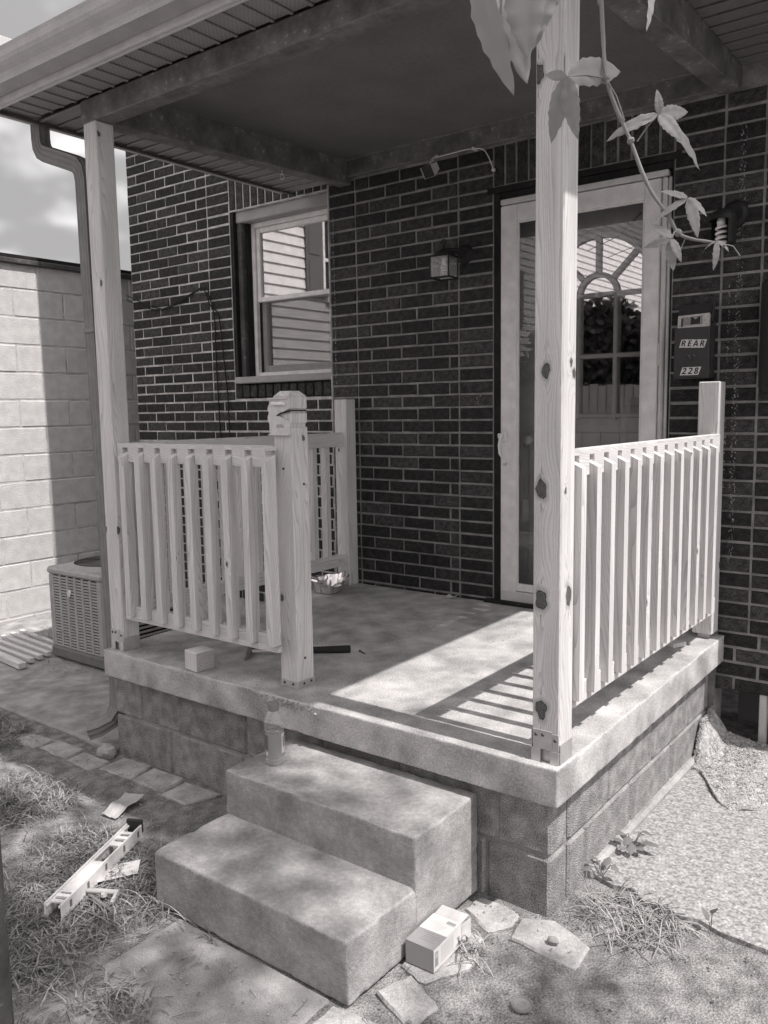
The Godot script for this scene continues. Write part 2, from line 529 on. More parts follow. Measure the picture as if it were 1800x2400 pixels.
func make_sky() -> void:
	var W := 1024
	var H := 512
	var im := Image.create(W, H, false, Image.FORMAT_RGBF)
	var f := FastNoiseLite.new()
	f.seed = 7; f.frequency = 1.0; f.fractal_octaves = 5; f.noise_type = FastNoiseLite.TYPE_SIMPLEX_SMOOTH
	f.fractal_type = FastNoiseLite.FRACTAL_FBM; f.fractal_gain = 0.52
	for y in H:
		var el := (0.5 - (y + 0.5) / H) * PI
		for x in W:
			var az := (x + 0.5) / W * TAU
			var d := Vector3(cos(el) * sin(az), sin(el), cos(el) * cos(az))
			if d.y < 0.0:
				im.set_pixel(x, y, Color(0.17, 0.165, 0.162))
				continue
			var base := lerpf(0.35, 0.32, pow(clampf(d.y, 0, 1), 0.5))
			var q := d / (d.y + 0.30) * 2.3
			var c := f.get_noise_3d(q.x * 1.3 + 3.1, d.y * 6.0, q.z * 1.3)
			var k := smoothstep(-0.04, 0.34, c)
			var top := 0.78 + 0.35 * f.get_noise_3d(q.x * 3.0, 9.0 + d.y * 5.0, q.z * 3.0)
			var chi := acos(clampf(d.dot(SUN), -1.0, 1.0))
			var v := lerpf(base, top, k * 0.9) * (0.55 + 3.2 * exp(-2.0 * chi) + 0.3 * pow(cos(chi), 2))
			im.set_pixel(x, y, Color(v * 1.01, v * 0.992, v * 0.995))
	var sm := PanoramaSkyMaterial.new()
	sm.panorama = ImageTexture.create_from_image(im)
	var sky := Sky.new()
	sky.sky_material = sm
	var env := Environment.new()
	env.background_mode = Environment.BG_SKY
	env.sky = sky
	env.tonemap_mode = Environment.TONE_MAPPER_LINEAR
	env.tonemap_exposure = 2.1
	env.sdfgi_enabled = true; env.ssao_enabled = true; env.ssil_enabled = true
	var we := WorldEnvironment.new()
	we.name = "environment"
	we.environment = env
	add_child(we)

# slab top falls towards the yard
func slab_y(z: float) -> float:
	return 0.547 + (1.688 - z) * 0.012

func ground() -> void:
	# one sheet to the horizon, finer and slightly uneven near the porch
	var f := FastNoiseLite.new()
	f.seed = 5; f.frequency = 1.3; f.fractal_octaves = 4
	var mb := MB.new()
	var xs: Array = [-300.0, -60.0, -12.0, -6.0]
	var zs: Array = [-300.0, -60.0, -12.0, -4.0]
	var q := -3.0
	while q < 4.01: xs.append(q); q += 0.05
	q = -0.5
	while q < 4.51: zs.append(q); q += 0.05
	xs.append_array([6.0, 12.0, 60.0, 300.0]); zs.append_array([6.0, 12.0, 60.0, 300.0])
	var hgt := func(x: float, z: float) -> float:
		if x < -3.0 or x > 4.0 or z < -0.5 or z > 4.5: return 0.036
		return 0.036 + f.get_noise_2d(x * 2.0, z * 2.0) * 0.008 + f.get_noise_2d(x * 9.0, z * 9.0) * 0.006
	var nrm := func(x: float, z: float) -> Vector3:
		return Vector3(hgt.call(x - 0.03, z) - hgt.call(x + 0.03, z), 0.06, hgt.call(x, z - 0.03) - hgt.call(x, z + 0.03)).normalized()
	for i in xs.size() - 1:
		for j in zs.size() - 1:
			var P: Array = []
			var N: Array = []
			for k in [[i, j], [i + 1, j], [i + 1, j + 1], [i, j + 1]]:
				P.append(Vector3(xs[k[0]], hgt.call(xs[k[0]], zs[k[1]]), zs[k[1]]))
				N.append(nrm.call(xs[k[0]], zs[k[1]]))
			mb.tri(P[0], P[1], P[2], N[0], N[1], N[2]); mb.tri(P[0], P[2], P[3], N[0], N[2], N[3])
	tag(part("ground", mb, M.dirt), "bare trodden soil of the back yard", "", "", "structure")
	# concrete pad left of the porch
	mb = MB.new()
	mb.bx(-2.66, 0.03, -0.1, 0.06, -0.08, 1.64, 0.012)
	tag(part("concrete_path", mb, M.pad), "worn concrete pad beside the porch under the air conditioner", "", "", "structure")
	# walk in front of the steps
	mb = MB.new()
	mb.bx(1.30, 1.925, -0.1, 0.043, 2.285, 4.6, 0.012)
	tag(part("front_path", mb, M.walk), "worn concrete walk in front of the steps", "", "", "structure")
	# aggregate apron on the right
	mb = MB.new()
	var fr := PackedVector2Array([Vector2(2.24, -0.03), Vector2(2.24, 1.33), Vector2(2.318, 1.352), Vector2(2.38, 1.335), Vector2(2.43, 1.388), Vector2(2.50, 1.375), Vector2(2.546, 1.395), Vector2(2.60, 1.38), Vector2(2.665, 1.405), Vector2(2.8, 1.413), Vector2(3.4, 1.43), Vector2(4.6, 1.46), Vector2(4.6, -0.03)])
	mb.prism(fr, Vector3(0, 0.048, 0), Vector3.RIGHT, Vector3.BACK, 0.12)
	tag(part("side_pavement", mb, M.agg), "pebbly exposed aggregate pavement beside the porch", "", "", "structure")
	# edging stones, each a stone of its own
	var stones := [[[0.134, 1.785], [0.129, 1.646], [0.309, 1.633], [0.34, 1.773]], [[0.350, 1.775], [0.334, 1.644], [0.53, 1.632], [0.558, 1.775]], [[0.571, 1.790], [0.563, 1.658], [0.785, 1.648], [0.72, 1.792]],
		[[-0.074, 1.815], [-0.074, 1.72], [0.111, 1.717], [0.118, 1.824]], [[-0.30, 1.816], [-0.302, 1.71], [-0.10, 1.70], [-0.09, 1.81]], [[-0.50, 1.835], [-0.48, 1.73], [-0.33, 1.715], [-0.32, 1.83]],
		[[2.175, 1.787], [2.156, 1.682], [2.244, 1.630], [2.384, 1.689], [2.394, 1.806]], [[1.992, 1.743], [1.995, 1.659], [2.081, 1.647], [2.146, 1.668], [2.155, 1.73], [2.112, 1.80]], [[2.313, 1.561], [2.354, 1.43], [2.439, 1.455], [2.40, 1.60]],
		[[1.995, 2.20], [2.035, 2.09], [2.17, 2.149], [2.15, 2.26]], [[1.94, 2.52], [1.935, 2.30], [2.10, 2.285], [2.14, 2.50]], [[1.992, 2.075], [1.992, 1.84], [2.12, 1.83], [2.155, 1.97], [2.086, 2.10]]]
	var named := ["concrete edging stone under the porch front, third from the steps", "concrete edging stone under the porch front, second from the steps", "concrete edging stone under the porch front, next to the steps", "concrete edging stone below the downspout mouth", "chipped edging stone two from the downspout, half buried", "outermost half buried edging stone by the grass",
		"broad concrete paver before the porch corner with a small lump on it", "pale paver in the nook between steps and porch corner", "paver half hidden under the dry grass clump", "paver beside the lower step's front corner", "paver at the bottom edge of the picture", "paver that the small carton lies on"]
	for k in stones.size():
		mb = MB.new()
		var poly := PackedVector2Array()
		var ctr := Vector2.ZERO
		for s in stones[k]: ctr += Vector2(s[0], s[1]) / stones[k].size()
		for j in stones[k].size():
			var p0 := Vector2(stones[k][j][0], stones[k][j][1]); var p1 := Vector2(stones[k][(j + 1) % stones[k].size()][0], stones[k][(j + 1) % stones[k].size()][1])
			for w in 5:
				var qq := p0.lerp(p1, w / 5.0) + Vector2(rng.randf_range(-1, 1), rng.randf_range(-1, 1)) * 0.0035
				if w == 0: qq = qq.lerp(ctr, 0.02)
				poly.append(qq)
		var tp := 0.043 + rng.randf() * 0.005
		var inner := PackedVector2Array()
		for s in poly: inner.append(s + (ctr - s).normalized() * 0.007)
		for idx in [Geometry2D.triangulate_polygon(inner)]:
			for w in range(0, idx.size(), 3):
				var q3: Array = []
				for z in 3: q3.append(Vector3(inner[idx[w + z]].x, tp, inner[idx[w + z]].y))
				mb.tri(q3[0], q3[1], q3[2], Vector3.UP, Vector3.UP, Vector3.UP)
		for w in poly.size():
			var w2 := (w + 1) % poly.size()
			var e0 := Vector3(poly[w].x, tp - 0.006, poly[w].y); var e1 := Vector3(poly[w2].x, tp - 0.006, poly[w2].y)
			var outw := ((e0 + e1) * 0.5 - Vector3(ctr.x, tp, ctr.y)).normalized()
			mb.quad(e0, e1, Vector3(inner[w2].x, tp, inner[w2].y), Vector3(inner[w].x, tp, inner[w].y), (outw + Vector3.UP).normalized())
			mb.quad(e0, e1, e1 - Vector3(0, 0.05, 0), e0 - Vector3(0, 0.05, 0), outw)
		var o := part("paving_stone", mb, M.paver[k % 3])
		tag(o, named[k], "paver", "paving stones set in the soil")

# brick with eased front edges, front face on z = 0
func brick_mesh(w: float, h: float, d := 0.05) -> ArrayMesh:
	var mb := MB.new()
	var c := 0.0035
	var x := w * 0.5
	var y := h * 0.5
	var F := [Vector3(-x + c, -y + c, 0), Vector3(x - c, -y + c, 0), Vector3(x - c, y - c, 0), Vector3(-x + c, y - c, 0)]
	var B := [Vector3(-x, -y, -c), Vector3(x, -y, -c), Vector3(x, y, -c), Vector3(-x, y, -c)]
	var K := [Vector3(-x, -y, -d), Vector3(x, -y, -d), Vector3(x, y, -d), Vector3(-x, y, -d)]
	mb.quad(F[0], F[1], F[2], F[3], Vector3.BACK)
	var ns := [Vector3.DOWN, Vector3.RIGHT, Vector3.UP, Vector3.LEFT]
	for k in 4:
		var j: int = (k + 1) % 4
		mb.quad(F[k], F[j], B[j], B[k], (ns[k] + Vector3.BACK * 0.6).normalized())
		mb.quad(B[k], B[j], K[j], K[k], ns[k])
	return mb.mesh()

var brick_cache := {}
func lay(parent: Node, x0: float, x1: float, y0: float, y1: float, z: float, mats: Array) -> void:
	var g := rng.randf_range(0.0042, 0.0072)
	var w := snappedf(x1 - x0 - 2 * g, 0.001)
	var h := snappedf(y1 - y0 - 2 * g, 0.001)
	if w < 0.012: return
	var key := "%.3f_%.3f" % [w, h]
	if not brick_cache.has(key): brick_cache[key] = brick_mesh(w, h)
	var bs := Basis(Vector3.UP, rng.randf_range(-0.009, 0.009)) * Basis(Vector3.BACK, rng.randf_range(-0.007, 0.007))
	piece("brick", brick_cache[key], mats[rng.randi() % mats.size()], Vector3((x0 + x1) * 0.5, (y0 + y1) * 0.5, z + rng.randf_range(-0.0028, 0.0022)), parent, bs)

const CH := 0.0677
func course(k: int) -> float: return 2.75 - k * CH   # top joint of course k

func drip(parent: Node, x: float, y0: float, y1: float, z: float, w: float, dens: float) -> void:
	var mb := MB.new()
	var y := y0
	while y > y1:
		var l := rng.randf_range(0.002, 0.010)
		if rng.randf() < dens:
			var xx := x + rng.randf_range(-1, 1) * w
			var ww := rng.randf_range(0.001, 0.008) * rng.randf()
			mb.box(Vector3(xx, y - l * 0.5, z), Vector3(ww, l, 0.003), 0.001, Basis(Vector3.BACK, rng.randf_range(-0.9, 0.9)))
		y -= l * 0.6
	var o := part("lime_drip", mb, M.drip, parent)
	o.set_meta("kind", "stuff")

func house_door_wall() -> void:
	var r := thing("brick_wall", "dark wire-cut brick wall with the white storm door under the porch roof", "wall", Vector3(1.5, 0, 0), "", "thing")
	var mb := MB.new()
	for s in [[0.0, 1.093, 0.0, 3.2], [1.093, 2.0, 2.685, 3.2], [2.0, 3.0, 0.325, 3.2], [2.0, 2.24, 0.0, 0.325]]:
		mb.bx(s[0], s[1], s[2], s[3], -0.12, -0.006, 0.0)
	mb.bx(1.093, 2.0, 0.0, 0.56, -0.12, -0.006, 0.0)
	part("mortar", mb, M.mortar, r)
	# the storey above, out of the picture: brick box, eave on the left half cut for its shade, added pier further right
	mb = MB.new()
	mb.bx(0.0, 7.0, 3.2, 6.2, -6.0, -0.004, 0.01)
	part("upper_wall", mb, M.brick[1], r)
	mb = MB.new()
	mb.bx(-2.25, 2.6, 4.0, 4.25, -0.6, 0.26, 0.01)
	part("upper_eave", mb, M.white, r)
	mb = MB.new()
	mb.bx(3.05, 3.75, 0.0, 6.6, -0.3, 0.1, 0.01)  # unseen brick pier, added to shade the strip along the wall
	part("added_pier", mb, M.brick[2], r)
	# left field: stack column, bonded field with closers, stack column at the door
	for k in range(-2, 33):
		var y1 := course(k)
		var y0 := course(k + 1)
		if y0 < 0.5: break
		var xs: Array = [0.0, 0.197, 0.297, 0.509, 0.719, 0.884, 1.093] if k % 2 == 0 else [0.0, 0.197, 0.412, 0.615, 0.824, 0.884, 1.093]
		for i in xs.size() - 1: lay(r, xs[i], xs[i + 1], y0, y1, 0.0, M.brick)
	# right field
	for k in range(-2, 37):
		var y1 := course(k)
		var y0 := course(k + 1)
		if y0 < 0.31: break
		var xs: Array = [2.0, 2.213, 2.376, 2.58]
		if y1 < 0.62: xs = [2.24, 2.42, 2.62] if k % 2 == 0 else [2.24, 2.32, 2.52, 2.62]
		for i in xs.size() - 1: lay(r, xs[i], xs[i + 1], y0, y1, 0.0, M.brick)
	# soldiers over the door
	var n := 14
	for i in n: lay(r, 1.093 + 0.907 * i / n, 1.093 + 0.907 * (i + 1) / n, 2.69, 2.888, 0.0, M.brick_up)
	mb = MB.new()
	mb.bx(1.06, 2.03, 2.66, 2.688, -0.1, 0.004, 0.002)
	part("lintel", mb, M.jamb, r)
	# door frame, dark wood
	mb = MB.new()
	mb.bx(1.093, 1.131, 0.57, 2.66, -0.14, -0.008, 0.003); part("door_jamb", mb, M.jamb, r)
	mb = MB.new()
	mb.bx(1.992, 2.0, 0.57, 2.66, -0.14, -0.004, 0.002); part("door_jamb", mb, M.jamb, r)
	mb = MB.new()
	mb.bx(1.131, 1.992, 2.625, 2.66, -0.14, -0.012, 0.003); part("door_head", mb, M.jamb, r)
	mb = MB.new()
	mb.bx(1.05, 2.03, 0.556, 0.585, -0.1, 0.03, 0.004); part("threshold", mb, M.jamb, r)
	# storm door
	var d := Node3D.new()
	d.name = "storm_door"
	r.add_child(d, true)
	d.set_meta("label", "white full-glass storm door with a pull handle")
	mb = MB.new()
	mb.bx(1.133, 1.222, 0.587, 2.592, -0.038, -0.006, 0.004); part("stile", mb, M.white, d)
	mb = MB.new()
	mb.bx(1.868, 1.944, 0.587, 2.592, -0.038, -0.006, 0.004); part("stile", mb, M.white, d)
	mb = MB.new()
	mb.bx(1.223, 1.867, 2.510, 2.592, -0.037, -0.007, 0.004); part("rail", mb, M.white, d)
	mb = MB.new()
	mb.bx(1.223, 1.867, 0.640, 0.672, -0.037, -0.007, 0.004); part("rail", mb, M.white, d)
	mb = MB.new()
	mb.bx(1.135, 1.942, 0.583, 0.637, -0.032, -0.003, 0.003); part("kick_plate", mb, M.alum, d)
	mb = MB.new()
	for s in [[1.222, 1.230, 0.672, 2.51], [1.860, 1.868, 0.672, 2.51], [1.23, 1.86, 2.502, 2.51], [1.23, 1.86, 0.672, 0.680]]: mb.bx(s[0], s[1], s[2], s[3], -0.03, -0.012, 0.002)
	part("glazing_bead", mb, M.white, d)
	mb = MB.new()
	mb.quad(Vector3(1.226, 0.676, -0.022), Vector3(1.864, 0.676, -0.022), Vector3(1.864, 2.506, -0.022), Vector3(1.226, 2.506, -0.022), Vector3.BACK)
	part("door_glass", mb, M.pane_storm, d)
	mb = MB.new()
	mb.bx(1.137, 1.975, 2.596, 2.622, -0.04, 0.004, 0.003); part("drip_cap", mb, M.alum, d)
	mb = MB.new()
	mb.bx(1.952, 1.972, 0.587, 2.592, -0.04, 0.006, 0.006); mb.bx(1.974, 1.990, 0.587, 2.592, -0.05, -0.01, 0.003)
	part("hinge_strip", mb, M.alum, d)
	mb = MB.new()
	for y in [2.32, 1.82, 1.2, 0.75]: mb.bx(1.945, 1.952, y - 0.05, y + 0.05, -0.03, 0.002, 0.001)
	part("hinge", mb, M.steel, d)
	mb = MB.new()
	mb.bx(1.142, 1.172, 1.42, 1.475, -0.006, 0.008, 0.004); mb.bx(1.134, 1.158, 1.435, 1.462, 0.008, 0.03, 0.005)
	mb.tube([Vector3(1.150, 1.44, 0.026), Vector3(1.146, 1.40, 0.03), Vector3(1.146, 1.36, 0.026), Vector3(1.150, 1.335, 0.004)], [0.008, 0.008, 0.007, 0.006], 8)
	part("handle", mb, M.white, d)
	mb = MB.new()
	mb.lathe([[0.0, 0.012], [0.008, 0.010], [0.010, 0.0]], Vector3(1.162, 1.305, -0.006), 12, Basis(Vector3.RIGHT, PI / 2)); part("lock", mb, M.steel, d)
	# wind chain and spring behind the glass
	mb = MB.new()
	var pts: Array = []
	for i in 90:
		var w := i / 89.0
		pts.append(Vector3(1.505 + 0.02 * w, 2.50 - 0.125 * w, -0.07) + Vector3(cos(w * 100.0), 0, sin(w * 100.0)) * 0.008)
	mb.tube(pts, 0.0018, 5)
	part("spring", mb, M.steel, d)
	mb = MB.new()
	for i in 26:
		var w := (i + 0.5) / 26.0
		var q := Vector3(1.83, 2.47, -0.07).lerp(Vector3(1.63, 2.31, -0.09), w) if w < 0.55 else Vector3(1.72, 2.382, -0.08).lerp(Vector3(1.56, 2.335, -0.09), (w - 0.55) / 0.45)
		mb.box(q, Vector3(0.013, 0.004, 0.003), 0.001, Basis(Vector3.BACK, 0.7 if w < 0.55 else 0.2) * Basis(Vector3.RIGHT, PI / 2 * (i % 2)))
	part("chain", mb, M.iron, d)
	# inner door with arched light
	var e := Node3D.new()
	e.name = "inner_door"
	r.add_child(e, true)
	e.set_meta("label", "pale inner door with a fan-topped nine-light window")
	var zc := -0.20
	var cx := 1.570
	var sy := 2.138      # spring line
	var R := 0.300
	var yb := 1.545
	var outl := PackedVector2Array()
	for i in 25: outl.append(Vector2(cx + R * cos(PI * i / 24.0), sy + R * sin(PI * i / 24.0)))
	# door leaf: four slabs round the opening, arch spandrels by triangles
	mb = MB.new()
	mb.bx(1.131, cx - R, 0.575, 2.625, zc - 0.04, zc, 0.001); mb.bx(cx + R, 1.992, 0.575, 2.625, zc - 0.04, zc, 0.001); mb.bx(cx - R, cx + R, 0.575, yb, zc - 0.04, zc, 0.001); mb.bx(cx - R, cx + R, sy + R, 2.625, zc - 0.04, zc, 0.001)
	for i in 24:
		var a := outl[i]; var b := outl[i + 1]
		mb.quad(Vector3(a.x, a.y, zc), Vector3(b.x, b.y, zc), Vector3(b.x, sy + R, zc), Vector3(a.x, sy + R, zc), Vector3.BACK)
		var nn := Vector3(cx - a.x, sy - a.y, 0).normalized()
		mb.quad(Vector3(a.x, a.y, zc), Vector3(b.x, b.y, zc), Vector3(b.x, b.y, zc - 0.04), Vector3(a.x, a.y, zc - 0.04), nn)
	part("door_panel", mb, M.door_in, e)
	# arched trim and muntins
	mb = MB.new()
	var arc := func(rad: float, w: float) -> void:
		var pl: Array = []
		for i in 25: pl.append(Vector3(cx + rad * cos(PI * i / 24.0), sy + rad * sin(PI * i / 24.0), zc + 0.004))
		for i in 24:
			var a0 := PI * i / 24.0; var a1 := PI * (i + 1) / 24.0
			var d0 := Vector3(cos(a0), sin(a0), 0); var d1 := Vector3(cos(a1), sin(a1), 0)
			mb.quad(pl[i] + d0 * w, pl[i + 1] + d1 * w, pl[i + 1] + Vector3.BACK * 0.012, pl[i] + Vector3.BACK * 0.012, (d0 * 0.6 + Vector3.BACK).normalized())
			mb.quad(pl[i] - d0 * w, pl[i + 1] - d1 * w, pl[i + 1] + Vector3.BACK * 0.012, pl[i] + Vector3.BACK * 0.012, (-d0 * 0.6 + Vector3.BACK).normalized())
	arc.call(R - 0.004, 0.022); arc.call(0.098, 0.013)
	part("arched_trim", mb, M.door_in, e)
	mb = MB.new()
	for x in [cx - R - 0.004, cx - 0.098, cx + 0.098, cx + R - 0.004]: mb.bx(x - 0.012, x + 0.012, yb - 0.02, sy, zc - 0.02, zc + 0.013, 0.005)
	for y in [yb, yb + 0.295, sy]: mb.bx(cx - R, cx + R, y - 0.011, y + 0.011, zc - 0.02, zc + 0.012, 0.005)
	for an in [45.0, 90.0, 135.0]:
		var dr := Vector3(cos(deg_to_rad(an)), sin(deg_to_rad(an)), 0)
		var L := R - 0.11
		mb.box(Vector3(cx, sy, zc - 0.004) + dr * (0.105 + L * 0.5), Vector3(L, 0.022, 0.03), 0.005, Basis(Vector3.BACK, deg_to_rad(an)))
	part("muntin", mb, M.door_in, e)
	mb = MB.new()
	mb.quad(Vector3(cx - R, yb, zc - 0.012), Vector3(cx + R, yb, zc - 0.012), Vector3(cx + R, sy, zc - 0.012), Vector3(cx - R, sy, zc - 0.012), Vector3.BACK)
	for i in 24: mb.tri(Vector3(cx, sy, zc - 0.012), Vector3(outl[i].x, outl[i].y, zc - 0.012), Vector3(outl[i + 1].x, outl[i + 1].y, zc - 0.012), Vector3.BACK, Vector3.BACK, Vector3.BACK)
	part("pane", mb, M.pane_coated, e)
	mb = MB.new()
	for k in 7: mb.bx(1.2 + k * 0.1, 1.298 + k * 0.1, 0.66, 1.46, zc, zc + 0.006, 0.003)
	part("raised_board", mb, M.door_in, e)
	mb = MB.new()
	mb.lathe([[0.0, 0.05], [0.022, 0.045], [0.027, 0.03], [0.012, 0.012], [0.02, 0.0]], Vector3(1.205, 1.42, zc), 14, Basis(Vector3.RIGHT, PI / 2)); part("door_knob", mb, M.steel, e)
	room(r, 1.0, 2.1, 0.4, 2.75, -0.26, -2.0)
	# crawl opening at the foot of the wall, right of the porch
	mb = MB.new()
	mb.bx(2.24, 3.0, -0.02, 0.33, -0.5, -0.42, 0.0)
	part("crawl_opening", mb, M.room, r)
	mb = MB.new()
	mb.bx(2.425, 2.455, 0.02, 0.322, -0.07, -0.03, 0.003); mb.bx(2.47, 2.6, 0.02, 0.322, -0.09, -0.06, 0.003)
	part("cellar_window_frame", mb, M.alum, r)
	# pale caulk line on the outer corner, lime drips
	mb = MB.new()
	mb.bx(-0.012, -0.002, 0.55, 2.89, -0.09, -0.004, 0.002)
	part("corner_caulk", mb, M.mortar_light, r)
	drip(r, 0.035, 2.7, 1.75, 0.0022, 0.004, 0.55)
	drip(r, 2.288, 2.75, 0.9, 0.0012, 0.013, 0.75)
	drip(r, 2.25, 2.1, 1.2, 0.0022, 0.003, 0.35)
	drip(r, 0.975, 1.66, 1.6, 0.0022, 0.06, 0.9)
	# black utility box at the frame's edge
	var u := thing("utility_box", "black round-cornered utility box on the brick at the far right edge", "utility box", Vector3(2.56, 1.62, 0.03))
	mb = MB.new()
	mb.bx(2.395, 2.72, 1.64, 2.10, 0.002, 0.09, 0.02); part("housing", mb, M.iron, u)
	mb = MB.new()
	mb.bx(2.42, 2.70, 1.665, 2.075, 0.09, 0.096, 0.004); part("lid", mb, M.black, u)

func room(parent: Node, x0: float, x1: float, y0: float, y1: float, z0: float, z1: float) -> void:
	var mb := MB.new()
	mb.bx(x0, x1, y0, y1, z1 - 0.05, z1, 0.0); mb.bx(x0 - 0.05, x0, y0, y1, z1, z0, 0.0); mb.bx(x1, x1 + 0.05, y0, y1, z1, z0, 0.0)
	mb.bx(x0, x1, y1, y1 + 0.05, z1, z0, 0.0); mb.bx(x0, x1, y0 - 0.05, y0, z1, z0, 0.0)
	part("dark_room", mb, M.room, parent)

func house_window_wall() -> void:
	var Z := -0.09
	var r := thing("brick_wall", "dark brick wall with pale mortar set back behind the corner, holding the white sash window", "wall", Vector3(-1.0, 0, Z), "", "thing")
	var mb := MB.new()
	for s in [[-2.0, -0.937, 0.0, 4.0], [-0.937, 0.0, 0.0, 1.68], [-0.937, 0.0, 2.888, 4.0]]: mb.bx(s[0], s[1], s[2], s[3], Z - 0.2, Z - 0.006, 0.0)
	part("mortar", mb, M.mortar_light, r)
	mb = MB.new()
	mb.bx(-2.0, 0.0, 4.0, 6.2, -6.0, Z - 0.004, 0.01)
	part("upper_wall", mb, M.brick[1], r)
	mb = MB.new()
	mb.bx(-2.0, -1.8, 0.0, 4.0, -6.0, Z - 0.2, 0.0)
	part("end_wall", mb, M.brick[1], r)
	var rest := MB.new()
	var count := 0
	for k in range(-14, 37):
		var y1 := course(k)
		var y0 := course(k + 1)
		if y0 < 0.30: break
		var xs: Array = []
		var wide := y1 < 1.69 or y0 > 3.10
		var full := 0.2117
		var x := -2.0
		xs.append(x)
		if k % 2 == 0: x += 0.106; xs.append(x)
		var lim := -0.03 if wide else -1.153
		while x + full < lim + 0.02: x += full; xs.append(minf(x, lim) if x > lim - 0.03 else x)
		if xs[-1] < lim - 0.04: xs.append(lim)
		if not wide: xs.append(-0.937)
		for i in xs.size() - 1:
			# the wall behind the porch roof and right of its eave shows nothing: leave it joined
			var shown: bool = not (y0 > 3.05 and xs[i] > -1.2) and not (y1 < 0.75)
			if shown and count < 300:
				lay(r, xs[i], xs[i + 1], y0, y1, Z, M.brick)
				count += 1
			elif xs[i + 1] - xs[i] > 0.03:
				rest.bx(xs[i] + 0.0055, xs[i + 1] - 0.0055, y0 + 0.0055, y1 - 0.0055, Z - 0.04, Z, 0.003)
	var o := part("bricks", rest, M.brick[2], r)
	o.set_meta("kind", "stuff")
	for i in 14: lay(r, -0.937 + 0.0669 * i, -0.937 + 0.0669 * (i + 1), 2.892, 3.105, Z, M.brick_up)
	for i in 13: lay(r, -0.93 + 0.0705 * i, -0.93 + 0.0705 * (i + 1), 1.683, 1.776, Z + 0.004, M.brick_up)
	# window
	var w := Node3D.new()
	w.name = "window"
	r.add_child(w, true)
	w.set_meta("label", "white double-hung sash window mirroring pale clapboards")
	var zf := -0.19
	mb = MB.new()
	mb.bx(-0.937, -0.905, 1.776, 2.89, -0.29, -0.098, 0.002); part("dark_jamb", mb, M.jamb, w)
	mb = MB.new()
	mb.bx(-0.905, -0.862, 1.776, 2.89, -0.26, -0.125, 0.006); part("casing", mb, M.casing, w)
	mb = MB.new()
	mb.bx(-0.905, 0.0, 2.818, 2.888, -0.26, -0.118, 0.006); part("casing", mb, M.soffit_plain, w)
	mb = MB.new()
	mb.bx(-0.862, -0.84, 1.82, 2.818, -0.26, -0.16, 0.002); part("stop", mb, M.jamb, w)
	mb = MB.new()
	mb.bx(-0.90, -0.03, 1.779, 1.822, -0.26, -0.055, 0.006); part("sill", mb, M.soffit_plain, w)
	var fr := func(x0: float, x1: float, y0: float, y1: float, z: float, t: float, b: float, called: String) -> void:
		var q := MB.new()
		q.bx(x0, x0 + t, y0, y1, z - 0.035, z, 0.004); q.bx(x1 - t, x1, y0, y1, z - 0.035, z, 0.004)
		q.bx(x0 + t, x1 - t, y1 - t, y1, z - 0.034, z - 0.001, 0.004); q.bx(x0 + t, x1 - t, y0, y0 + b, z - 0.034, z - 0.001, 0.004)
		part(called, q, M.vinyl, w)
	fr.call(-0.84, -0.02, 1.822, 2.818, zf, 0.03, 0.03, "window_frame")
	fr.call(-0.808, -0.05, 2.312, 2.786, zf - 0.014, 0.032, 0.03, "upper_sash")
	fr.call(-0.808, -0.05, 1.854, 2.345, zf - 0.05, 0.036, 0.045, "lower_sash")
	mb = MB.new()
	mb.quad(Vector3(-0.776, 2.342, -0.222), Vector3(-0.082, 2.342, -0.222), Vector3(-0.082, 2.754, -0.222), Vector3(-0.776, 2.754, -0.222), Vector3.BACK)
	part("pane", mb, M.pane_coated, w)
	mb = MB.new()
	mb.quad(Vector3(-0.772, 1.899, -0.258), Vector3(-0.086, 1.899, -0.258), Vector3(-0.086, 2.309, -0.258), Vector3(-0.772, 2.309, -0.258), Vector3.BACK)
	part("pane", mb, M.pane_coated, w)
	mb = MB.new()
	mb.quad(Vector3(-0.80, 1.858, -0.228), Vector3(-0.06, 1.858, -0.228), Vector3(-0.06, 2.312, -0.228), Vector3(-0.80, 2.312, -0.228), Vector3.BACK)
	part("insect_screen", mb, M.screen, w)
	room(r, -0.95, 0.0, 1.75, 2.9, -0.30, -1.8)
	# cables clipped to the wall
	var c := thing("wall_cable", "thin dark cables strung across the brick left of the window", "cable", Vector3(-1.4, 0.8, Z))
	for s in [[[-2.05, 2.43], [-1.86, 2.36], [-1.66, 2.33], [-1.45, 2.37], [-1.22, 2.44]], [[-2.05, 2.46], [-1.7, 2.34], [-1.5, 2.345], [-1.2, 2.435], [-1.14, 2.36], [-1.10, 2.2], [-1.10, 1.9], [-1.09, 1.55], [-1.08, 1.0]], [[-1.2, 2.435], [-1.13, 2.30], [-1.06, 2.24], [-1.03, 2.0], [-1.0, 1.7], [-0.99, 1.2], [-0.98, 0.9]]]:
		mb = MB.new()
		var cv := Curve3D.new()
		for q in s: cv.add_point(Vector3(q[0], q[1], Z + 0.009))
		for i in s.size():
			var a: Array = s[maxi(i - 1, 0)]; var b: Array = s[mini(i + 1, s.size() - 1)]
			var h := Vector3(b[0] - a[0], b[1] - a[1], 0) * 0.17
			cv.set_point_in(i, -h); cv.set_point_out(i, h)
		mb.tube(Array(cv.tessellate(4, 3)), 0.0042, 6)
		part("strand", mb, M.black, c)

func slope(mb: MB) -> void:
	for i in mb.v.size(): mb.v[i].y += (1.688 - mb.v[i].z) * 0.012

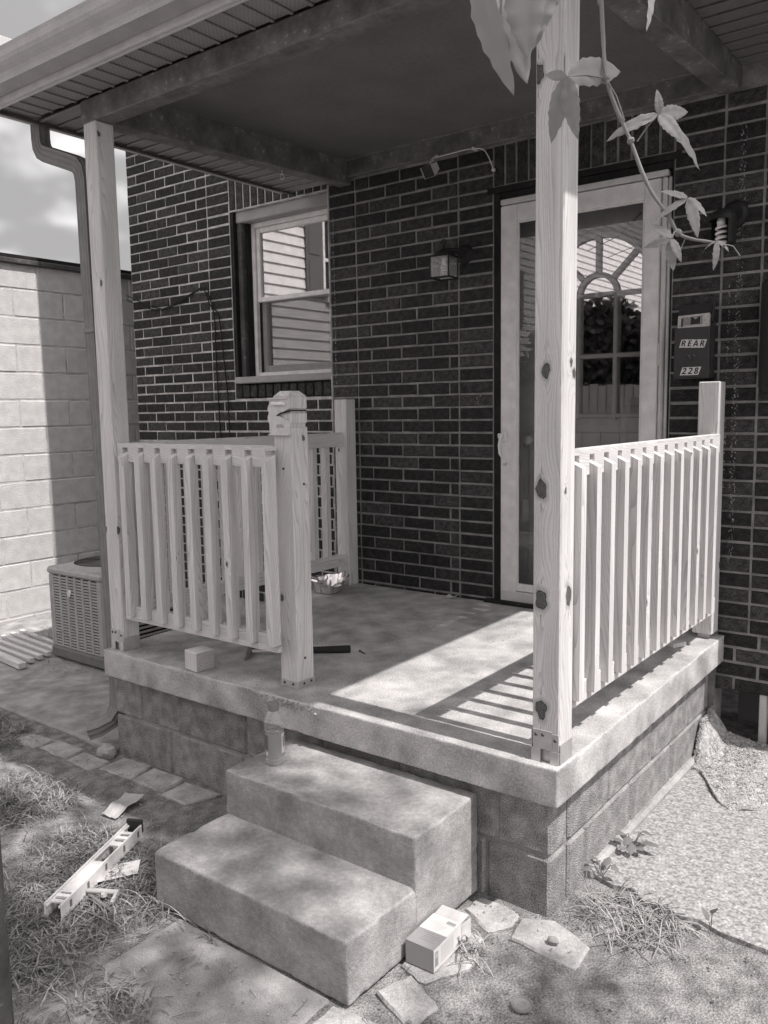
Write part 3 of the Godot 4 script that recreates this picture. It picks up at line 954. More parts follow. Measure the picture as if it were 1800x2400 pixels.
func porch() -> void:
	var r := thing("concrete_porch", "raised concrete porch slab on rough cast blocks", "porch", Vector3(1.17, 0, 0.84))
	var mb := MB.new()
	# slab with an uneven, chipped front arris
	mb.rough(0.068, 2.277, 0.427, 0.547, 0.002, 1.688, 0.006, 0.022, 4, 0.0012, 0.02)
	slope(mb)
	part("slab", mb, M.slab, r)
	mb = MB.new()
	mb.bx(0.10, 2.213, 0.0, 0.44, 0.02, 1.613, 0.0)
	part("block_core", mb, M.joint, r)
	# blocks: front
	var rows := [[0.232, 0.437], [0.025, 0.222]]
	for k in 2:
		var xs: Array = [0.042, 0.239, 0.506, 0.905, 1.305, 1.66, 2.036, 2.222] if k == 0 else [0.042, 0.436, 0.885, 1.28, 1.68, 2.0, 2.222]
		for i in xs.size() - 1:
			mb = MB.new()
			mb.bx(xs[i] + (0.005 if i > 0 else 0.0), xs[i + 1] - (0.005 if i < xs.size() - 2 else 0.0), rows[k][0], rows[k][1], 1.50, 1.622 + rng.randf_range(-0.003, 0.003), 0.008)
			part("block", mb, M.block[rng.randi() % 3], r)
		var zs: Array = [0.03, 0.318, 0.744, 1.174, 1.49] if k == 0 else [0.03, 0.10, 0.524, 0.96, 1.36, 1.49]
		for i in zs.size() - 1:
			mb = MB.new()
			mb.bx(2.10, 2.222 + rng.randf_range(-0.003, 0.003), rows[k][0], rows[k][1], zs[i] + 0.005, zs[i + 1] - 0.005 + (0.004 if i == zs.size() - 2 else 0.0), 0.008)
			part("block", mb, M.block[1 + rng.randi() % 2], r)
	mb = MB.new()
	mb.bx(2.10, 2.245, -0.05, 0.072, 0.03, 1.34, 0.012)
	part("footing", mb, M.slab_side, r)
	# broken patch of slab edge above the steps
	mb = MB.new()
	for i in 260:
		var q := Vector3(1.20 + rng.randfn(0.0, 0.06), 0.540 - absf(rng.randfn()) * 0.016, 1.683 + rng.randf_range(-0.01, 0.008))
		var s := rng.randf_range(0.003, 0.013)
		mb.box(q, Vector3(s, s * 0.7, s * 0.9), s * 0.25, Basis.from_euler(Vector3(rng.randf() * 6, rng.randf() * 6, rng.randf() * 6)))
	part("rubble", mb, M.slab_side, r).set_meta("kind", "stuff")

func steps() -> void:
	var r := thing("concrete_steps", "pair of concrete steps up to the porch", "steps", Vector3(1.59, 0.05, 1.96))
	var mb := MB.new()
	mb.rough(1.19, 1.985, 0.056, 0.382, 1.645, 1.988, 0.008, 0.014, 5, 0.0012, 0.03)
	part("upper_step", mb, M.step, r)
	mb = MB.new()
	mb.rough(1.19, 1.982, 0.044, 0.226, 1.97, 2.292, 0.008, 0.014, 6, 0.0012, 0.03)
	part("lower_step", mb, M.step, r)
	mb = MB.new()
	for q in [[1.25, 1.35], [1.82, 1.92]]: mb.bx(q[0], q[1], 0.0, 0.066, 1.70, 2.22, 0.004)
	part("bearer", mb, M.block[0], r)

func roof() -> void:
	var r := thing("porch_canopy", "low porch roof with dark painted ceiling, ribbed soffits and metal gutter", "roof", Vector3(1.2, 2.79, 0.9), "", "thing")
	var mb := MB.new()
	var sl := func(q: MB, k: float, z1: float) -> void:
		for i in q.v.size(): q.v[i].y += (z1 - q.v[i].z) * k
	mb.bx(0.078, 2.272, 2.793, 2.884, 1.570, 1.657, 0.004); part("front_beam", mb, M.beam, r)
	mb = MB.new()
	mb.bx(0.088, 0.179, 2.793, 2.96, 0.0, 1.569, 0.004); sl.call(mb, 0.04, 1.6); part("side_beam", mb, M.beam, r)
	mb = MB.new()
	mb.bx(2.180, 2.272, 2.793, 2.99, 0.0, 1.569, 0.004); sl.call(mb, 0.055, 1.6); part("side_beam", mb, M.beam, r)
	mb = MB.new()
	mb.bx(0.18, 2.179, 2.892, 3.0, 0.002, 0.04, 0.003); part("ledger", mb, M.beam, r)
	mb = MB.new()
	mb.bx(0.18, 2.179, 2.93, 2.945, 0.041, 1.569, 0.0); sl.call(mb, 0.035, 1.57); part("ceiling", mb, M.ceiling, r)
	mb = MB.new()
	mb.bx(0.18, 2.179, 2.976, 2.99, 0.041, 0.058, 0.003); part("ceiling_trim", mb, M.beam, r)
	# soffit strips, each with a down-turned lip
	var strip := MB.new()
	strip.bx(0.0, 0.084, 0.0, 0.004, 0.0, 1.0, 0.0)
	var x := -0.29
	while x < 2.70:
		mb = MB.new()
		mb.bx(x, x + 0.073, 2.889, 2.893, 1.660, 1.85, 0.001); mb.bx(x + 0.074, x + 0.087, 2.882, 2.890, 1.660, 1.85, 0.002)
		part("soffit_panel", mb, M.soffit, r)
		x += 0.0885
	var z := 0.01
	while z < 1.62:
		mb = MB.new()
		mb.bx(-0.278, 0.086, 2.889, 2.893, z, z + 0.073, 0.001); mb.bx(-0.278, 0.086, 2.880, 2.890, z + 0.074, z + 0.087, 0.002)
		part("soffit_panel", mb, M.soffit, r)
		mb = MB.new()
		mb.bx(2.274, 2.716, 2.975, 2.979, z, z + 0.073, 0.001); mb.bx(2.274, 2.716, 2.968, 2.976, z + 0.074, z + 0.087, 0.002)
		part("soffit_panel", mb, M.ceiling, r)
		z += 0.0905
	mb = MB.new()
	mb.bx(-0.3, 2.74, 2.872, 3.03, 1.851, 1.867, 0.002); part("front_fascia", mb, M.alum, r)
	mb = MB.new()
	mb.bx(-0.3, 2.74, 2.869, 2.884, 1.838, 1.85, 0.002); part("fascia_trim", mb, M.alum, r)
	mb = MB.new()
	mb.bx(-0.30, -0.28, 2.880, 3.2, 0.0, 1.85, 0.002); part("side_fascia", mb, M.alum, r)
	mb = MB.new()
	mb.bx(-0.28, -0.262, 2.870, 2.882, 0.0, 1.84, 0.002); part("fascia_trim", mb, M.casing, r)
	mb = MB.new()
	mb.bx(2.718, 2.74, 2.955, 3.2, 0.0, 1.85, 0.002); part("side_fascia", mb, M.alum, r)
	mb = MB.new()
	var pl := PackedVector2Array([Vector2(0.0, 3.46), Vector2(1.87, 3.035), Vector2(1.87, 3.015), Vector2(0.0, 3.44)])
	mb.prism(pl, Vector3(-0.31, 0, 0), Vector3.BACK, Vector3.UP, -3.06)
	part("roof_deck", mb, M.casing, r)
	# K-style gutter
	var g := Node3D.new()
	g.name = "gutter"
	r.add_child(g, true)
	mb = MB.new()
	var prof: Array = [[1.869, 3.0], [1.869, 2.897], [1.945, 2.897], [1.948, 2.912], [1.955, 2.925], [1.968, 2.938], [1.978, 2.950], [1.984, 2.964], [1.986, 2.985], [1.990, 2.999], [1.983, 3.004], [1.974, 3.0]]
	for i in prof.size() - 1:
		var a := Vector2(prof[i][0], prof[i][1]); var b := Vector2(prof[i + 1][0], prof[i + 1][1])
		var nn := Vector3(0, -(b.x - a.x), (b.y - a.y)).normalized()
		mb.quad(Vector3(-0.31, a.y, a.x), Vector3(2.75, a.y, a.x), Vector3(2.75, b.y, b.x), Vector3(-0.31, b.y, b.x), nn)
	part("trough", mb, M.gutter, g)
	var ep := PackedVector2Array()
	for q in prof: ep.append(Vector2(q[0], q[1]))
	mb = MB.new()
	mb.prism(ep, Vector3(-0.312, 0, 0), Vector3.BACK, Vector3.UP, 0.002); mb.prism(ep, Vector3(2.75, 0, 0), Vector3.BACK, Vector3.UP, 0.002)
	part("end_cap", mb, M.gutter, g)
	mb = MB.new()
	for i in prof.size() - 1:
		var a := Vector2(prof[i][0], prof[i][1]); var b := Vector2(prof[i + 1][0], prof[i + 1][1])
		var nn := Vector3(-(b.y - a.y), -(b.x - a.x), 0).normalized()
		var fx := -0.302 + 1.869
		mb.quad(Vector3(fx - a.x, a.y, 0.0), Vector3(fx - a.x, a.y, 1.985), Vector3(fx - b.x, b.y, 1.985), Vector3(fx - b.x, b.y, 0.0), nn)
	part("side_trough", mb, M.gutter, g)
	# eye hook
	var h := thing("eye_hook", "small steel eye hook in the side beam", "hook", Vector3(0.135, 2.84, 0.517))
	mb = MB.new()
	mb.tube([Vector3(0.135, 2.845, 0.517), Vector3(0.135, 2.818, 0.517)], 0.003, 6)
	part("shank", mb, M.steel, h)
	mb = MB.new()
	var pts: Array = []
	for i in 15: pts.append(Vector3(0.135 + 0.013 * sin(TAU * i / 14.0), 2.805 + 0.013 * cos(TAU * i / 14.0), 0.517))
	mb.tube(pts, 0.0032, 6)
	part("eye", mb, M.steel, h)

func screws(parent: Node, at: Array, nr: Vector3) -> void:
	var bs := Basis(Quaternion(Vector3.UP, nr))
	for q in at:
		var mb := MB.new()
		mb.lathe([[0.0, 0.0035], [0.004, 0.003], [0.0055, 0.0]], q, 8, bs)
		part("screw", mb, M.screw, parent)

func post(label: String, x0: float, z1: float, y0: float, y1: float, mt: Material, o: Vector2, base := true) -> Node3D:
	var w := 0.0875
	var r := thing("porch_post", label, "post", Vector3(x0 + w / 2, y0, z1 - w / 2), "square timber posts of the porch")
	var mb := MB.new()
	mb.bx(x0, x0 + w, y0, y1, z1 - w, z1, 0.004, 1, o)
	part("timber", mb, mt, r)
	if base:
		var by := slab_y(z1)
		mb = MB.new()
		mb.bx(x0 + 0.002, x0 + w + 0.002, by + 0.001, y0, z1 - w + 0.002, z1 - 0.010, 0.001)
		mb.bx(x0 + w + 0.0005, x0 + w + 0.003, by + 0.001, y0 + 0.022, z1 - w + 0.004, z1 - 0.002, 0.0005)
		mb.bx(x0 - 0.003, x0 - 0.0005, by + 0.001, y0 + 0.05, z1 - w, z1, 0.0005)
		for s in [[x0, x0 + 0.028], [x0 + w - 0.028, x0 + w]]: mb.bx(s[0], s[1], by + 0.001, y0, z1 - 0.002, z1 + 0.003, 0.0005)
		mb.bx(x0 + 0.004, x0 + w - 0.022, y0, y0 + 0.058, z1 + 0.0005, z1 + 0.003, 0.0005)
		mb.bx(x0 + w - 0.021, x0 + w - 0.001, y0, y0 + 0.052, z1 + 0.0005, z1 + 0.0025, 0.0005)
		part("post_base", mb, M.steel, r)
		screws(r, [Vector3(x0 + 0.014, y0 + 0.042, z1 + 0.003), Vector3(x0 + 0.036, y0 + 0.044, z1 + 0.003), Vector3(x0 + w - 0.012, y0 + 0.034, z1 + 0.0025)], Vector3.BACK)
	return r

func posts() -> void:
	# knots are given in metres across the face (after the front-face offset of the UVs) and up from the post's foot
	var kn: Array = []
	var ks := func(u: float, y: float, rad: float) -> void: kn.append([u, y - 0.585 + 0.1, rad])
	ks.call(0.036, 1.687, 0.0125); ks.call(0.024, 1.353, 0.017); ks.call(0.026, 1.029, 0.017); ks.call(0.028, 0.705, 0.017); ks.call(0.008, 2.48, 0.016)
	ks.call(0.127, 1.709, 0.008); ks.call(0.108, 1.681, 0.009); ks.call(0.128, 1.041, 0.018); ks.call(0.155, 1.35, 0.006)
	var tex := wood_tex(140, kn)
	var m := mat(0.57, 0.72, tex)
	# u for front face (axis 2): p.x + 0.086 ; right face (axis 0): p.z
	var rp := post("tall square timber post with dark knots at the porch's near corner", 2.180, 1.659, 0.588, 2.792, m, Vector2(0.044 - 0.086, 1.102 + 0.1))
	var lp := post("tall square timber post at the far front corner beside the downspout", 0.090, 1.656, 0.584, 2.792, M.wood_a, Vector2(0.02, 1.15))
	var rl := post("short timber post against the brick left of the door, behind the railing", 0.046 + 0.06, 0.112, 0.572, 1.655, M.wood_b, Vector2(0.05, 0.9), false)
	var rr := post("short timber post against the brick below the mailbox", 2.166, 0.112, 0.588, 1.688, M.wood_a, Vector2(0.1, 0.8), false)
	screws(rr, [Vector3(2.19, 0.64, 0.1125)], Vector3.BACK)
	var mb := MB.new()
	mb.bx(2.185, 2.235, slab_y(0.1), 0.587, 0.04, 0.09, 0.001); part("post_base", mb, M.steel, rr)
	mb = MB.new()
	mb.bx(0.11, 0.19, slab_y(0.1), 0.572, 0.03, 0.105, 0.001); part("post_base", mb, M.steel, rl)
	# newel with chamfered head and two turned-down grooves
	var x0 := 1.078
	var w := 0.0895
	var z1 := 1.590
	var n := thing("newel_post", "newel post with grooved and chamfered head at the top of the steps", "post", Vector3(x0 + w / 2, 0.56, z1 - w / 2))
	mb = MB.new()
	var cx := x0 + w / 2
	var cz := z1 - w / 2
	var o := Vector2(0.07, 1.2)
	var secs := [[0.552, 1.532, 0.0], [1.546, 1.584, 0.0], [1.598, 1.645, 0.0]]
	for s in secs: mb.bx(x0, x0 + w, s[0], s[1], z1 - w, z1, 0.003, 1, o + Vector2(0, s[0]))
	for s in [[1.532, 1.546], [1.584, 1.598]]: mb.bx(x0 + 0.006, x0 + w - 0.006, s[0], s[1], z1 - w + 0.006, z1 - 0.006, 0.0, 1, o)
	var h := w / 2
	var t := 0.025
	for k in 4:
		var bs := Basis(Vector3.UP, k * PI / 2)
		var c := Vector3(cx, 1.645, cz)
		mb.quad(c + bs * Vector3(-h + 0.003, 0, h - 0.001), c + bs * Vector3(h - 0.003, 0, h - 0.001), c + bs * Vector3(t, 0.019, t), c + bs * Vector3(-t, 0.019, t), bs * Vector3(0, 0.75, 0.66), Vector2(0.1, 0.2), Vector2(0.5, 0.2), Vector2(0.4, 0.21), Vector2(0.2, 0.21))
	mb.quad(Vector3(cx - t, 1.664, cz - t), Vector3(cx + t, 1.664, cz - t), Vector3(cx + t, 1.664, cz + t), Vector3(cx - t, 1.664, cz + t), Vector3.UP)
	part("timber", mb, M.wood_a, n)
	mb = MB.new()
	mb.bx(x0 - 0.002, x0 + w + 0.002, 0.548, 0.576, z1 - w - 0.002, z1 + 0.002, 0.001); part("post_base", mb, M.steel, n)
	screws(n, [Vector3(x0 + 0.02, 0.563, z1 + 0.002), Vector3(x0 + 0.065, 0.563, z1 + 0.002), Vector3(x0 + 0.045, 1.38, z1)], Vector3.BACK)
	screws(n, [Vector3(x0 + w + 0.002, 0.563, z1 - 0.03), Vector3(x0 + w + 0.002, 0.563, z1 - 0.07), Vector3(x0 + w, 1.32, z1 - 0.06), Vector3(x0 + w, 0.66, z1 - 0.04)], Vector3.RIGHT)
	# plastic post level strapped to the newel
	var lv := thing("post_level", "plastic post level strapped to the head of the newel post", "level", Vector3(x0 + 0.03, 1.56, z1 + 0.008))
	var outl := PackedVector2Array([Vector2(-0.012, 0), Vector2(0.096, 0.002), Vector2(0.096, 0.058), Vector2(0.040, 0.090), Vector2(0.096, 0.100), Vector2(0.096, 0.140), Vector2(-0.008, 0.140), Vector2(-0.002, 0.122), Vector2(-0.012, 0.108), Vector2(-0.014, 0.092), Vector2(-0.008, 0.082), Vector2(-0.014, 0.07), Vector2(-0.014, 0.054), Vector2(-0.004, 0.04), Vector2(-0.004, 0.012)])
	outl = PackedVector2Array([Vector2(-0.010, 0), Vector2(0.094, 0.002), Vector2(0.094, 0.050), Vector2(0.034, 0.074), Vector2(0.092, 0.098), Vector2(0.092, 0.138), Vector2(-0.012, 0.138), Vector2(-0.002, 0.124), Vector2(-0.012, 0.108), Vector2(-0.016, 0.094), Vector2(-0.009, 0.084), Vector2(-0.016, 0.07), Vector2(-0.016, 0.056), Vector2(-0.006, 0.04), Vector2(-0.006, 0.010)])
	mb = MB.new()
	mb.prism(outl, Vector3(x0 - 0.002, 1.502, z1 + 0.003), Vector3.RIGHT, Vector3.UP, 0.007); part("body", mb, M.yellow, lv)
	mb = MB.new()
	mb.bx(x0 - 0.012, x0 + 0.088, 1.502, 1.508, z1 + 0.010, z1 + 0.017, 0.002); mb.bx(x0 - 0.014, x0 + 0.086, 1.634, 1.640, z1 + 0.010, z1 + 0.017, 0.002)
	part("rim", mb, M.yellow, lv)
	mb = MB.new()
	mb.tube([Vector3(x0 + 0.012, 1.618, z1 + 0.016), Vector3(x0 + 0.072, 1.618, z1 + 0.016)], 0.007, 10); part("vial", mb, M.bulb, lv)
	mb = MB.new()
	for i in 3: mb.bx(x0 + 0.026, x0 + 0.066 - 0.004 * i, 1.532 + i * 0.004, 1.5335 + i * 0.004, z1 + 0.010, z1 + 0.0106, 0.0)
	part("print", mb, M.screw, lv)
	mb = MB.new()
	mb.tube([Vector3(x0 + 0.03, 1.575, z1 + 0.011), Vector3(x0 + 0.05, 1.583, z1 + 0.012), Vector3(x0 + w + 0.002, 1.593, z1 - 0.004), Vector3(x0 + w + 0.001, 1.592, z1 - 0.08)], 0.0025, 6); part("rubber_band", mb, M.rubber, lv)

# rail panel: balusters let into notches of two rails. along: unit vector, out: outward unit vector
func railing(label: String, a: Vector3, along: Vector3, out: Vector3, length: float, first: float, pitch: float, count: int) -> void:
	var r := thing("porch_railing", label, "railing", a + along * length * 0.5, "railing panels round the porch")
	var bs := Basis(along, Vector3.UP, out) if along.cross(Vector3.UP).dot(out) > 0 else Basis(along, Vector3.UP, out)
	var rails := [[1.386, 1.466], [0.690, 0.757]]
	for k in 2:
		var mb := MB.new()
		var c: Vector3 = a + along * length * 0.5 - out * 0.019
		c.y = (rails[k][0] + rails[k][1]) * 0.5
		var off := wo()
		off.y = 1.2
		# solid back half and teeth between the notches in front
		var hgt: float = rails[k][1] - rails[k][0]
		mb.box(c - out * 0.010, Vector3(length, hgt, 0.018), 0.002, bs, 0, off)
		var cuts: Array = [0.0]
		for i in count: cuts.append(first + pitch * i - 0.0185); cuts.append(first + pitch * i + 0.0185)
		cuts.append(length)
		for i in range(0, cuts.size(), 2):
			var l: float = cuts[i + 1] - cuts[i]
			if l < 0.004: continue
			var cc: Vector3 = a + along * ((cuts[i] + cuts[i + 1]) * 0.5) - out * 0.0095
			cc.y = c.y
			mb.box(cc, Vector3(l, hgt - 0.0006, 0.019), 0.0015, bs, 0, off + Vector2(0, (cuts[i] + cuts[i + 1]) * 0.5 - length * 0.5))
		# bridge over the top notches / under the bottom notches
		for i in count:
			var hb := 0.017
			var cc: Vector3 = a + along * (first + pitch * i) - out * 0.0098
			cc.y = rails[k][1] - hb * 0.5 - 0.001 if k == 0 else rails[k][0] + 0.012
			mb.box(cc, Vector3(0.038, hb if k == 0 else 0.022, 0.0185), 0.0, bs, 0, off + Vector2(0, first + pitch * i - length * 0.5))
		part("top_rail" if k == 0 else "bottom_rail", mb, M.wood_c if k == 0 else M.wood_b, r)
	for i in count:
		var mb := MB.new()
		var s := 0.034
		var top := 1.432 + rng.randf_range(-0.002, 0.002)
		var bot := 0.716 + rng.randf_range(-0.003, 0.003)
		var c: Vector3 = a + along * (first + pitch * i + rng.randf_range(-0.0015, 0.0015))
		# bevelled both ends, slope facing outward
		var zi := -0.017
		var zo := 0.024
		var P := func(u: float, y: float, q: float) -> Vector3:
			var p3: Vector3 = c + along * u + out * q
			p3.y = y
			return p3
		var hw := s * 0.5
		var bev := zo - zi
		var off := wo()
		var uvf := func(u: float, y: float) -> Vector2: return Vector2((u + off.x) / 0.18, (y - 0.7 + off.y * 0.8) / 2.4)
		var yt := top; var yb := bot
		for fc in [[-hw, hw, zo, zo, out], [hw, -hw, zi, zi, -out]]:
			var y1 := yt - bev * 0.5 if fc[2] > 0.0 else yt
			var y0 := yb
			mb.quad(P.call(fc[0], y0, fc[2]), P.call(fc[1], y0, fc[2]), P.call(fc[1], y1, fc[2]), P.call(fc[0], y1, fc[2]), fc[4], uvf.call(fc[0], y0), uvf.call(fc[1], y0), uvf.call(fc[1], y1), uvf.call(fc[0], y1))
		for sd in [-1.0, 1.0]:
			var u: float = hw * sd
			var nr: Vector3 = along * sd
			mb.quad(P.call(u, yb, zi), P.call(u, yb, zo), P.call(u, yt - bev * 0.5, zo), P.call(u, yt, zi), nr, uvf.call(zi + 0.06, yb), uvf.call(zo + 0.06, yb), uvf.call(zo + 0.06, yt - bev * 0.5), uvf.call(zi + 0.06, yt))
		mb.quad(P.call(-hw, yt, zi), P.call(hw, yt, zi), P.call(hw, yt - bev * 0.5, zo), P.call(-hw, yt - bev * 0.5, zo), (out * 0.45 + Vector3.UP * 0.89).normalized(), Vector2(0.2, 0.3), Vector2(0.4, 0.3), Vector2(0.4, 0.303), Vector2(0.2, 0.303))
		mb.quad(P.call(-hw, yb, zi), P.call(hw, yb, zi), P.call(hw, yb, zo), P.call(-hw, yb, zo), Vector3.DOWN)
		part("baluster", mb, woodmat(), r)
	return

func railings() -> void:
	railing("pale new timber railing panel left of the newel post", Vector3(0.180, 0, 1.640), Vector3.RIGHT, Vector3.BACK, 0.898, 0.058, 0.1075, 9)
	railing("sunlit new timber railing panel between the knotty post and the mailbox post", Vector3(2.262, 0, 1.568), Vector3.FORWARD, Vector3.RIGHT, 1.455, 0.020, 0.1095, 13)
	railing("shaded timber railing panel on the far side against the wall", Vector3(0.128, 0, 1.567), Vector3.FORWARD, Vector3.LEFT, 1.455, 0.03, 0.1095, 13)

func block_wall() -> void:
	var X := -2.68
	var r := thing("block_wall", "tall pale painted concrete block wall with a dark coping", "wall", Vector3(X - 0.1, 0, -0.5), "", "thing")
	var mb := MB.new()
	mb.bx(X - 0.2, X - 0.004, 0.0, 2.70, -3.0, 1.25, 0.0)
	part("joint", mb, M.joint_light, r)
	for k in 14:
		var y0 := -0.12 + 0.2032 * k
		var z := -3.0 + (0.2 if k % 2 == 0 else 0.0)
		if k % 2 == 0: blk(r, X, y0, -3.0, -2.8)
		while z < 1.2:
			blk(r, X, y0, z, minf(z + 0.4064, 1.25))
			z += 0.4064
	mb = MB.new()
	mb.bx(X - 0.24, X + 0.035, 2.70, 2.735, -3.0, 1.27, 0.004); part("coping", mb, M.casing, r)
	mb = MB.new()
	mb.bx(X - 0.22, X + 0.02, 2.736, 2.765, -3.0, 1.27, 0.004); part("coping", mb, M.jamb, r)

func blk(r: Node, X: float, y0: float, z0: float, z1: float) -> void:
	var mb := MB.new()
	mb.bx(X - 0.05, X + rng.randf_range(-0.002, 0.002), y0 + 0.004, minf(y0 + 0.199, 2.699), z0 + 0.004, z1 - 0.004, 0.006)
	part("block", mb, M.block_paint[rng.randi() % 3], r)

func neighbour() -> void:
	# the house across the yard that the window mirrors
	var X := -4.1
	var r := thing("clapboard_house", "white clapboard house across the yard, seen mirrored in the window", "house", Vector3(X - 2, 0, 9))
	var mb := MB.new()
	mb.bx(X - 4.0, X - 0.02, 0.0, 6.5, 2.4, 19.0, 0.0); part("wall", mb, M.siding, r)
	for k in 48:
		mb = MB.new()
		var y0 := 0.35 + k * 0.127
		var a := Vector3(X + 0.012, y0, 2.4); var b := Vector3(X + 0.012, y0, 19.0); var c := Vector3(X - 0.006, y0 + 0.127, 19.0); var d := Vector3(X - 0.006, y0 + 0.127, 2.4)
		mb.flat(a, b, c, d, Vector3.RIGHT)
		mb.flat(a, b, Vector3(X - 0.02, y0, 19.0), Vector3(X - 0.02, y0, 2.4), Vector3.DOWN)
		part("siding_board", mb, M.siding, r)
	mb = MB.new()
	mb.bx(X - 4.2, X + 0.35, 6.5, 6.75, 2.2, 19.3, 0.01); part("eave", mb, M.alum, r)
	for wz in [4.14, 9.2]:
		for s in [-0.31, 0.52]:
			mb = MB.new()
			mb.bx(X + 0.012, X + 0.035, 3.05, 4.05, wz + s, wz + s + 0.30, 0.004)
			mb.bx(X + 0.035, X + 0.042, 3.10, 3.5, wz + s + 0.05, wz + s + 0.25, 0.003); mb.bx(X + 0.035, X + 0.042, 3.58, 4.0, wz + s + 0.05, wz + s + 0.25, 0.003)
			part("shutter", mb, M.shutter, r)
		mb = MB.new()
		mb.bx(X, X + 0.05, 3.0, 4.1, wz, wz + 0.04, 0.004); mb.bx(X, X + 0.05, 3.0, 4.1, wz + 0.46, wz + 0.50, 0.004); mb.bx(X, X + 0.05, 4.06, 4.1, wz + 0.04, wz + 0.46, 0.004); mb.bx(X, X + 0.06, 3.0, 3.05, wz + 0.04, wz + 0.46, 0.004); mb.bx(X, X + 0.04, 3.52, 3.56, wz + 0.04, wz + 0.46, 0.004)
		part("window_frame", mb, M.vinyl, r)
		mb = MB.new()
		mb.bx(X, X + 0.02, 3.05, 4.06, wz + 0.04, wz + 0.46, 0.0); part("pane", mb, M.black, r)
	# board fence and hedge at the bottom of the yard
	var f := thing("board_fence", "weathered board fence at the bottom of the yard behind the camera", "fence", Vector3(0.5, 0, 9.0))
	for i in 60:
		mb = MB.new()
		mb.bx(-4.0 + i * 0.15, -4.0 + i * 0.15 + 0.138, 0.03, 1.95 + rng.randf_range(-0.02, 0.02), 9.0, 9.02, 0.003, 1, wo())
		part("fence_board", mb, M.fence, f)
	mb = MB.new()
	mb.bx(-4.0, 5.0, 0.4, 0.49, 9.021, 9.06, 0.003, 0); mb.bx(-4.0, 5.0, 1.5, 1.59, 9.021, 9.06, 0.003, 0)
	part("fence_rail", mb, M.fence, f)
	for i in 3:
		var hx: float = [-2.8, -1.1, 0.6][i]
		var t := thing("evergreen_tree", ["dark evergreen behind the fence nearest the clapboard house", "dark evergreen behind the middle of the fence", "dark evergreen behind the fence's far end"][i], "tree", Vector3(hx, 0, 10.0), "evergreens behind the fence")
		mb = MB.new()
		mb.tube([Vector3(hx, 0, 10.0), Vector3(hx, 2.8, 10.0)], [0.09, 0.03], 8); part("trunk", mb, M.bark, t)
		leafy(t, "crown", Vector3(hx, 1.95, 10.0), Vector3(1.25, 1.55, 0.7), 7000, 0.18, 900 + i)

func leafy(parent: Node, called: String, c: Vector3, rad: Vector3, count: int, size: float, sd: int) -> void:
	var r2 := RandomNumberGenerator.new()
	r2.seed = sd
	var mm := MultiMesh.new()
	mm.transform_format = MultiMesh.TRANSFORM_3D
	mm.mesh = leaf_mesh(size, size * 0.55, 0.15)
	mm.instance_count = count
	for i in count:
		var d := Vector3(r2.randfn(), r2.randfn(), r2.randfn()).normalized() * pow(r2.randf(), 0.4)
		var q := c + d * rad
		mm.set_instance_transform(i, Transform3D(Basis.from_euler(Vector3(r2.randf() * TAU, r2.randf() * TAU, r2.randf() * TAU)), q - org_of(parent)))
	var o := MultiMeshInstance3D.new()
	o.name = called
	o.multimesh = mm
	o.material_override = M.needles
	o.set_meta("kind", "stuff")
	parent.add_child(o, true)

# pointed leaf lying along +x from its base, gently folded and curled
func leaf_mesh(len: float, wid: float, curl: float, teeth := false) -> ArrayMesh:
	var mb := MB.new()
	leaf_into(mb, Transform3D.IDENTITY, len, wid, curl, teeth)
	return mb.mesh()

func leaf_into(mb: MB, xf: Transform3D, len: float, wid: float, curl: float, teeth := false) -> void:
	var n := 14 if teeth else 4
	var m := 3 if teeth else 1     # strips each side of the midrib
	var P := func(w: float, k: float) -> Vector3:
		var hw := wid * 0.5 * pow(maxf(sin(PI * pow(w, 0.72)), 0.0), 0.8)
		var a := absf(k)
		return xf * Vector3(len * (w - 0.12 * curl * w * w), -curl * len * w * w + hw * (0.34 * a - 0.30 * a * a) + 0.012 * len * sin(w * 26.0) * a, hw * k)
	var N := func(w: float, k: float) -> Vector3:
		var w1 := clampf(w, 0.08, 0.92)
		var k1 := k if k != 0.0 else 0.02
		return ((P.call(w1 + 0.02, k1) - P.call(w1 - 0.02, k1)) as Vector3).cross(P.call(w1, k1 - 0.05) - P.call(w1, k1 + 0.05)).normalized() * (1.0 if xf.basis.determinant() > 0 else -1.0)
	for i in n:
		for j in range(-m, m):
			var w0 := float(i) / n; var w1 := float(i + 1) / n
			var k0 := float(j) / m; var k1 := float(j + 1) / m
			var e0 := 1.0; var e1 := 1.0
			if teeth and i % 2 == 0: e1 = 0.88
			elif teeth: e0 = 0.88
			var q := [P.call(w0, k0 * (e0 if absf(k0) == 1.0 else 1.0)), P.call(w0, k1 * (e0 if absf(k1) == 1.0 else 1.0)), P.call(w1, k1 * (e1 if absf(k1) == 1.0 else 1.0)), P.call(w1, k0 * (e1 if absf(k0) == 1.0 else 1.0))]
			var nn := [N.call(w0, k0), N.call(w0, k1), N.call(w1, k1), N.call(w1, k0)]
			for z in 4:
				if nn[z].dot(xf.basis.y) < 0: nn[z] = -nn[z]
			mb.tri(q[0], q[1], q[2], nn[0], nn[1], nn[2]); mb.tri(q[0], q[2], q[3], nn[0], nn[2], nn[3])

